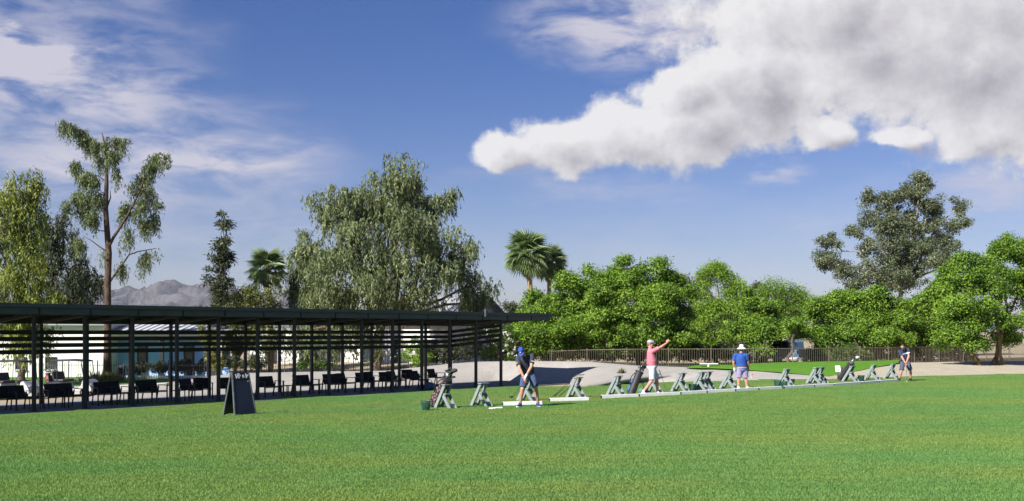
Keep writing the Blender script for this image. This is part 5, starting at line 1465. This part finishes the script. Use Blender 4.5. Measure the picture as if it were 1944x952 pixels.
# bright green desert trees behind the fence
G = 'bright green trees behind the tan fence'
tree('desert_tree', 'left part of the big bright green thicket, beside the canopy end', 1070, 70.5, [(1100, 570, 70, 45, 0), (1050, 590, 60, 42, 0), (1010, 605, 40, 30, 0), (1000, 635, 34, 26, -1), (1060, 635, 70, 36, -1), (1120, 620, 60, 44, -1), (1020, 655, 40, 20, -1), (1090, 655, 56, 22, -1)],
     .16, L_green, 470, 175, 'std', .50, (.15, .080), group=G, seed=61, fork=.35)
tree('desert_tree', 'tallest bright green rounded tree, directly behind the golfer in pink', 1215, 69.5, [(1190, 520, 44, 28, 0), (1150, 545, 52, 38, 0), (1220, 535, 50, 38, 0), (1190, 575, 80, 50, -1), (1260, 570, 52, 48, 0), (1150, 610, 62, 46, -1), (1220, 620, 76, 48, -1.5), (1285, 610, 42, 54, 0), (1170, 652, 60, 26, -1), (1240, 655, 60, 26, -1), (1290, 650, 34, 24, 0)],
     .18, L_green, 620, 175, 'std', .50, (.15, .080), group=G, seed=62, fork=.35)
tree('desert_tree', 'airy feathery topped green tree right of the tallest bright one', 1360, 78, [(1360, 520, 36, 22, 0), (1335, 545, 34, 22, 0), (1390, 545, 30, 26, 0), (1345, 585, 48, 36, 0), (1400, 590, 40, 40, 0), (1340, 630, 42, 38, -1), (1395, 640, 44, 34, -1), (1370, 665, 50, 16, -1)],
     .15, L_green2, 330, 140, 'spray', .50, (.18, .055), group=G, seed=63, fork=.3, shell=.35)
tree('desert_tree', 'green tree with low spreading foliage behind the golfer in the white hat', 1445, 74, [(1430, 575, 24, 22, 0), (1440, 610, 44, 34, 0), (1420, 640, 36, 30, -1), (1458, 630, 28, 26, -2), (1438, 668, 34, 14, -2)],
     .13, L_green, 260, 150, 'std', .46, (.15, .078), group=G, seed=64, fork=.3)
tree('desert_tree', 'thin wispy green tree with bare twigs on top, behind the pickup', 1495, 79, [(1490, 560, 40, 32, 0), (1520, 565, 34, 30, 0), (1500, 600, 50, 34, 0), (1480, 630, 34, 24, 0), (1530, 630, 34, 24, 0)],
     .13, L_green, 170, 120, 'spray', .58, (.17, .048), group=G, seed=65, fork=.3, twigs=.9, shell=.3)
tree('desert_tree', 'dense green tree right of the pickup', 1585, 73, [(1560, 590, 36, 34, 0), (1600, 575, 34, 30, 0), (1590, 615, 56, 36, 0), (1562, 640, 28, 26, -2), (1625, 640, 40, 26, -1), (1515, 632, 26, 10, -3)],
     .14, L_green, 310, 150, 'std', .47, (.15, .078), group=G, seed=66, fork=.3)
tree('desert_tree', 'green tree with several leaning dark trunks right of the far golf bag', 1668, 72, [(1645, 575, 34, 28, 0), (1690, 590, 46, 34, 0), (1650, 615, 44, 34, 0), (1710, 620, 44, 34, 0), (1680, 645, 60, 20, -1)],
     .11, L_green, 310, 150, 'std', .47, (.15, .078), group=G, seed=67, fork=.15)
tree('desert_tree', 'green tree above the farthest golfer', 1762, 73, [(1740, 590, 36, 36, 0), (1775, 575, 34, 34, 0), (1760, 625, 46, 34, 0), (1790, 650, 30, 20, 0), (1735, 650, 34, 18, 0)],
     .13, L_green, 310, 150, 'std', .47, (.15, .078), group=G, seed=68, fork=.25)
def leaning_trunks():
    for k, (x0, x1, y1, d) in enumerate(((1640, 1618, 640, 70.5), (1662, 1640, 625, 71), (1668, 1662, 630, 71.5), (1690, 1700, 635, 71.2), (1730, 1742, 630, 72), (1600, 1590, 640, 71.5), (1495, 1508, 625, 68), (1448, 1462, 640, 71.5))):
        base = Vector(((x0 - CX) / F * d, d, H((x0 - CX) / F * d, d) - .05)); tip = ray(x1, y1, d + .3) - base
        t = thing('slender_tree_trunk', ['dark leaning trunk left of the far golf bag', 'dark leaning trunk above the far golf bag', 'upright dark trunk right of the far golf bag', 'thin dark trunk between the two far bag stands', 'thin dark trunk behind the farthest golfer', 'dark trunk right of the small white sign', 'dark trunk in front of the pickup truck', 'dark trunk right of the golfer in the white hat'][k], 'tree', base, 0, 'dark trunks behind the tan fence')
        rng = np.random.default_rng(300 + k)
        b = MB(); b.tube(curve_pts((0, 0, 0), tip, (.08, 0, 0), 7, rng), [.13, .11, .10, .095, .09, .08, .07, .05], 8); b.build('trunk', M_bark, t, True)
        b = MB()
        for j in range(3):
            s = tip * (.62 + .12 * j); b.tube(curve_pts(s, s + Vector((rng.uniform(-1.1, 1.1), rng.uniform(-.4, .4), rng.uniform(.5, 1.0))), (0, 0, .1), 4, rng), [.045, .038, .03, .022, .012], 6, False)
        b.tube([tip * .55, tip * .99], [.06, .045], 6, False)
        b.build('branches', M_bark, t, True)
        bl = [(tip + Vector((0, 0, .3)), (.8, .7, .5))]
        cc, idx, P, A, N, Lg, Wd, tint = leaf_cloud(rng, bl, 26, 90, 'std', .40, (.15, .075))
        leaf_object('crown', P, A, N, Lg, Wd, tint, L_green, t)
leaning_trunks()
tree('yellow_sapling', 'small yellow leaved sapling behind the farthest golfer', 1716, 70, [(1712, 650, 10, 8, 0), (1726, 655, 8, 6, 0)], .03, leafmat('yellow_sap_leaf', (.10, .17, .01), (.33, .42, .03), .3), 26, 30, 'std', .14, (.14, .07), seed=69, fork=.5)
# twisted tree standing in the sand at the right
def right_tree():
    d = 56.5
    t = tree('twisted_tree', 'bright green tree with twisted golden trunk in the sand at the right edge', 1886, d, [(1905, 475, 36, 26, 0), (1860, 500, 40, 34, 0), (1935, 480, 40, 34, .5), (1820, 530, 40, 38, 0), (1885, 540, 56, 44, -.5), (1950, 540, 50, 50, 0), (1815, 585, 46, 40, -.5), (1870, 600, 56, 36, -1), (1940, 600, 50, 40, 0),
          (1830, 630, 44, 26, -1), (1800, 650, 28, 26, -1), (1850, 655, 34, 18, -1), (2000, 560, 60, 70, 0), (1915, 640, 30, 22, .5)],
          .16, L_green, 640, 165, 'std', .37, (.115, .062), group=None, seed=71, trunk=False, limbs=False)
    base = t.location; rng = np.random.default_rng(12)
    q = lambda px, py, dy=0: ray(px, py, d + dy) - base
    b = MB()
    b.tube([q(1890, 706), q(1893, 692), q(1894, 680), q(1896, 665), q(1897, 650), q(1900, 632), q(1905, 612), q(1912, 590)], [.26, .20, .17, .16, .15, .14, .12, .09], 10)
    b.tube([q(1882, 707, -.1), q(1884, 694, -.1), q(1891, 680)], [.2, .15, .12], 9)
    b.tube([q(1903, 703, .2), q(1902, 688, .2), q(1897, 672, 0)], [.16, .12, .10], 9)
    b.build('trunk', M_bark_gold, t, True)
    b = MB()
    b.tube([q(1868, 706, -.3), q(1858, 692, -.4), q(1850, 680, -.5), q(1842, 668, -.6), q(1834, 655, -.7)], [.22, .19, .15, .11, .06], 9); b.build('leaning_trunk', M_bark_gold, t, True)
    b = MB()
    for ps, r in (([(1897, 640), (1880, 632), (1864, 628), (1848, 622)], .06), ([(1898, 640), (1890, 612), (1876, 590), (1868, 565), (1862, 520)], .09), ([(1903, 615), (1920, 590), (1932, 560), (1938, 500)], .08), ([(1876, 590), (1850, 570), (1825, 545)], .05), ([(1912, 590), (1905, 540), (1905, 490)], .07), ([(1905, 612), (1935, 605), (1960, 590)], .06), ([(1864, 628), (1862, 610)], .03)):
        n = len(ps); b.tube([q(x, y, rng.uniform(-.4, .4) if i else 0) for i, (x, y) in enumerate(ps)], [r * (1 - .7 * i / (n - 1)) for i in range(n)], 7, False)
    b.build('branches', M_bark_gold, t, True)
right_tree()
# large grey-green gum behind them
tree('large_gum_tree', 'large grey green gum tree towering behind the bright trees at right', 1715, 97, [(1748, 345, 22, 22, 0), (1735, 370, 40, 28, 0), (1690, 385, 34, 26, 0), (1650, 375, 20, 20, 0), (1770, 395, 26, 24, 0), (1700, 420, 60, 34, 0), (1645, 415, 28, 24, 0), (1760, 440, 46, 36, 0), (1690, 465, 72, 44, -1), (1740, 490, 72, 44, -1),
      (1665, 510, 52, 36, -1), (1710, 535, 70, 26, -1), (1822, 395, 14, 18, 0), (1815, 430, 22, 24, 0), (1800, 465, 28, 26, 0), (1795, 500, 22, 24, 0), (1580, 460, 22, 18, 0), (1565, 490, 28, 24, 0), (1600, 510, 32, 26, 0), (1625, 540, 30, 24, 0)],
     .30, L_grey, 820, 105, 'std', .48, (.20, .085), seed=81, fork=.55, twigs=.2, bark_m=bark('pale_gum_bark', (.36, .33, .28), (.22, .2, .17)), shell=.35)
# far dark tree tops filling the skyline behind
for k, (x, bl, lab) in enumerate(((1300, [(1290, 540, 34, 24, 0), (1320, 555, 40, 30, 0)], 'dark tree top showing between the tallest bright tree and the feathery one'), (1450, [(1440, 560, 30, 20, 0), (1470, 580, 40, 30, 0)], 'dark tree top behind the wispy green tree'), (1010, [(1000, 600, 40, 30, 0), (975, 590, 18, 20, 0)], 'dark tree top left of the bright thicket'))):
    tree('background_tree', lab, x, 104, bl + [(x, 620, 50, 30, 0)], .15, L_dark, 170, 44, 'std', .5, (.24, .10), seed=90 + k, group='dark tree tops on the skyline', fork=.4)
# undergrowth behind the fence, mostly dark leaves standing in for shade under the trees
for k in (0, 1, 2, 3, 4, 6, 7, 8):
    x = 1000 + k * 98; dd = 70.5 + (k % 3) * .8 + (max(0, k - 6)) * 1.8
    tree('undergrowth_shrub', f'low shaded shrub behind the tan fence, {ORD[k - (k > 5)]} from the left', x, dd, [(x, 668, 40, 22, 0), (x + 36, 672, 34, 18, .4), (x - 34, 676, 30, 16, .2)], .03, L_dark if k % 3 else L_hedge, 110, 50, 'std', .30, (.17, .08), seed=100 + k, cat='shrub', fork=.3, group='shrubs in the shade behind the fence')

# ------------------------------------------------------------------ palms
def fan_mesh(name, R0=1.0, seg=15, fold=.07, spread=165, stalk=.75, droop=.5):
    b = MB()
    b.bar((0, 0, 0), (stalk, 0, .0), .05, .03)
    for k in range(seg):
        a = R(-spread / 2 + spread * k / (seg - 1)); da = R(spread / (seg - 1)) * .62
        L = R0 * (1 - .25 * abs(k - (seg - 1) / 2) / (seg / 2))
        c0 = Vector((stalk, 0, 0))
        def pt(ang, r, z): return c0 + Vector((math.cos(ang) * r, math.sin(ang) * r, z))
        b.add([c0, pt(a - da, L * .42, -.06 * L), pt(a, L * .5, fold - .08 * L), pt(a + da, L * .42, -.06 * L), pt(a, L * 1.05, -droop * L)], [(0, 1, 2), (0, 2, 3), (1, 4, 2), (2, 4, 3)])
    return b.mesh(name)
FAN = fan_mesh('frond'); FAN_D = fan_mesh('dead_frond', .8, 13, .04, 90, .6, .6)
L_palm = leafmat('palm_leaf', (.055, .105, .03), (.24, .32, .13), .2, .4)
L_deadpalm = pm('dry_palm_leaf', (.24, .165, .07), (.15, .10, .05), 5, rough=.9)
M_palm = pm('palm_bark', (.36, .27, .15), (.20, .14, .08), 5, rough=.95, bump=.8, bscale=8, stretch=(1, 1, 3))
for me, m in ((FAN, L_palm), (FAN_D, L_deadpalm)):
    me.materials.append(m)
    if m is L_palm:
        a = me.attributes.new('tint', 'FLOAT', 'POINT'); rr = np.random.default_rng(1); a.data.foreach_set('value', rr.uniform(.1, .9, len(me.vertices)).astype(np.float32))
def palm(lab, px, d, crown_py, base_px, r, size, n, dead, seed, group=None):
    rng = random.Random(seed)
    bx = (base_px - CX) / F * d; base = Vector((bx, d, H(bx, d) - .05))
    t = thing('fan_palm', lab, 'palm tree', base, 0, group)
    top = ray(px, crown_py, d) - base
    b = MB(); pts = curve_pts((0, 0, 0), top, (.1, 0, 0), 14)
    b.tube(pts, [r * (1.25 - .35 * i / 14) * (1 + .05 * (i % 2)) for i in range(15)], 12); b.build('trunk', M_palm, t, True)
    b = MB(); b.loft([(top + Vector((0, 0, z)), (q * r, 0, 0), (0, q * r, 0)) for z, q in ((-.7, .9), (-.4, 1.5), (0, 1.5), (.25, .8))], 12); b.build('boot_collar', L_deadpalm, t, True)
    for k in range(n):
        f = (k + .5) / n
        elv = 82 - 125 * f + rng.uniform(-9, 9); azm = k * 137.5 + rng.uniform(-15, 15)
        o = link('frond', FAN, None, t); s = size * rng.uniform(.85, 1.1)
        o.location = top + Vector((0, 0, .12 - .25 * f)); o.scale = (s, s, s)
        o.rotation_euler = (R(rng.uniform(-40, 40)), R(-elv), R(azm))
    for k in range(dead):
        o = link('dead_frond', FAN_D, None, t); s = size * rng.uniform(.8, 1.05)
        o.location = top + Vector((0, 0, -.25)); o.scale = (s, s, s); o.rotation_euler = (R(rng.uniform(-20, 20)), R(rng.uniform(60, 82)), R(k * 137.5))
palm('short fan palm with pale trunk standing behind the canopy', 507, 76, 512, 514, .17, .95, 44, 5, 1)
palm('left and larger one of the twin fan palms above the bright green thicket', 1001, 96, 484, 1012, .24, 1.36, 80, 18, 2, 'twin fan palms')
palm('right and lower one of the twin fan palms above the bright green thicket', 1043, 99, 502, 1036, .20, 1.12, 60, 26, 3, 'twin fan palms')

# ------------------------------------------------------------------ short grass in the foreground
def grass():
    rng = np.random.default_rng(2)
    S, n = 1.6, 9000
    x = rng.uniform(-S / 2, S / 2, n); y = rng.uniform(-S / 2, S / 2, n)
    h = rng.uniform(.016, .034, n); w = rng.uniform(.004, .0075, n); a = rng.uniform(0, 2 * np.pi, n)
    V = np.zeros((n, 3, 3), np.float32)
    V[:, 0, 0] = x - np.cos(a) * w; V[:, 0, 1] = y - np.sin(a) * w
    V[:, 1, 0] = x + np.cos(a) * w; V[:, 1, 1] = y + np.sin(a) * w
    V[:, 2, 0] = x + rng.normal(0, .012, n); V[:, 2, 1] = y + rng.normal(0, .012, n); V[:, 2, 2] = h
    pts = []
    def on_lawn(x_, y_): return abs(drop(x_, y_).z - H(x_, y_) - .03) < .006
    yy = 7.0
    while yy < 58:
        half = yy * .54 + 9; xx = -half
        while xx < half:
            if all(on_lawn(xx + e * S * .45, yy + f * S * .45) for e in (-1, 1) for f in (-1, 1)): pts.append((xx, yy, H(xx, yy) + .028))
            xx += S * .97
        yy += S * .97
    pts = np.array(pts, np.float32); m = len(pts)
    me = bpy.data.meshes.new('grass_blades')
    me.vertices.add(n * 3 + m); me.vertices.foreach_set('co', np.concatenate([V.reshape(-1), pts.reshape(-1)]))
    me.loops.add(n * 3); me.loops.foreach_set('vertex_index', np.arange(n * 3, dtype=np.int32))
    me.polygons.add(n); me.polygons.foreach_set('loop_start', np.arange(0, n * 3, 3, dtype=np.int32)); me.polygons.foreach_set('loop_total', np.full(n, 3, np.int32))
    sp = me.attributes.new('spot', 'FLOAT', 'POINT'); sp.data.foreach_set('value', np.concatenate([np.zeros(n * 3), np.ones(m)]).astype(np.float32))
    ti = me.attributes.new('tint', 'FLOAT', 'POINT'); ti.data.foreach_set('value', np.concatenate([np.repeat(np.clip(rng.normal(.5, .22, n), 0, 1), 3), np.zeros(m)]).astype(np.float32))
    me.update(calc_edges=True)
    mat = leafmat('grass_blade', (.066, .170, .036), (.210, .365, .105), .3, .6)
    nt = NT(mat.node_tree); geo = nt.n('ShaderNodeNewGeometry').outputs['Position']
    f1 = nt.ss(nt.noise(nt.v('MULTIPLY', geo, (.45, 1.0, 0)), .28, 4, .6), .38, .62)
    f2 = nt.m('MULTIPLY', nt.ss(nt.noise(nt.v('MULTIPLY', geo, (.5, 1.3, 0)), 2.2, 5, .65), .40, .70), .65)
    for nd in list(mat.node_tree.nodes):
        if nd.type == 'BSDF_PRINCIPLED':
            src = nd.inputs['Base Color'].links[0].from_socket
            c = nt.mix(f1, src, nt.mix(1.0, src, (1.42, 1.06, .95, 1), 'MULTIPLY')); c = nt.mix(f2, c, nt.mix(1.0, c, (.68, .74, .72, 1), 'MULTIPLY'))
            f3 = nt.m('MULTIPLY', nt.ss(nt.noise(nt.v('MULTIPLY', geo, (.30, 1.0, 0)), .16, 3, .5), .45, .62), .8)
            c = nt.mix(f3, c, nt.mix(1.0, c, (.88, 1.03, 1.12, 1), 'MULTIPLY'))
            f4 = nt.m('MULTIPLY', nt.ss(nt.noise(nt.v('MULTIPLY', geo, (.25, 2.2, 0)), 1.1, 4, .6), .46, .62), .5)
            c = nt.mix(f4, c, nt.mix(1.0, c, (1.30, 1.16, 1.0, 1), 'MULTIPLY'))
            nt.put(nd.inputs['Base Color'], worn(nt, c))
    o = link('grass', me, mat)
    tag(o, 'short mown grass blades over the near lawn', 'grass', kind='stuff')
    g = bpy.data.node_groups.new('grass_scatter', 'GeometryNodeTree')
    g.interface.new_socket('Geometry', in_out='INPUT', socket_type='NodeSocketGeometry'); g.interface.new_socket('Geometry', in_out='OUTPUT', socket_type='NodeSocketGeometry')
    N = g.nodes.new; Lk = g.links.new
    gi, go = N('NodeGroupInput'), N('NodeGroupOutput')
    na = N('GeometryNodeInputNamedAttribute'); na.data_type = 'FLOAT'; na.inputs[0].default_value = 'spot'
    cmp_ = N('FunctionNodeCompare'); cmp_.data_type = 'FLOAT'; cmp_.operation = 'GREATER_THAN'; Lk(na.outputs[0], cmp_.inputs[0]); cmp_.inputs[1].default_value = .5
    se = N('GeometryNodeSeparateGeometry'); se.domain = 'POINT'; Lk(gi.outputs[0], se.inputs[0]); Lk(cmp_.outputs[0], se.inputs[1])
    mp = N('GeometryNodeMeshToPoints'); Lk(se.outputs[0], mp.inputs[0])
    ri = N('FunctionNodeRandomValue'); ri.data_type = 'INT'
    for s in ri.inputs:
        if s.type == 'INT' and s.name == 'Min': s.default_value = 0
        if s.type == 'INT' and s.name == 'Max': s.default_value = 3
    io = [s for s in ri.outputs if s.type == 'INT'][0]
    mu = N('ShaderNodeMath'); mu.operation = 'MULTIPLY'; Lk(io, mu.inputs[0]); mu.inputs[1].default_value = math.pi / 2
    cx_ = N('ShaderNodeCombineXYZ'); Lk(mu.outputs[0], cx_.inputs[2])
    ip = N('GeometryNodeInstanceOnPoints'); Lk(mp.outputs[0], ip.inputs['Points']); Lk(se.outputs[1], ip.inputs['Instance']); Lk(cx_.outputs[0], ip.inputs['Rotation'])
    Lk(ip.outputs[0], go.inputs[0])
    md = o.modifiers.new('scatter', 'NODES'); md.node_group = g
grass()

# ------------------------------------------------------------------ desert air between here and the mountains
def haze():
    b = MB(); b.box((-600, 3100, 178), (9200, 6800, 372))
    o = b.build('haze', None)
    m = bpy.data.materials.new('thin_haze'); m.use_nodes = True; nt = m.node_tree; nt.nodes.clear()
    v = nt.nodes.new('ShaderNodeVolumePrincipled'); v.inputs['Density'].default_value = HAZE
    v.inputs['Color'].default_value = (.74, .84, 1.0, 1); v.inputs['Anisotropy'].default_value = 0.0
    out = nt.nodes.new('ShaderNodeOutputMaterial'); nt.links.new(v.outputs[0], out.inputs['Volume'])
    o.data.materials.append(m)
    tag(o, 'thin pale air over the whole place', 'haze', kind='stuff')
HAZE = 3.5e-5
haze()
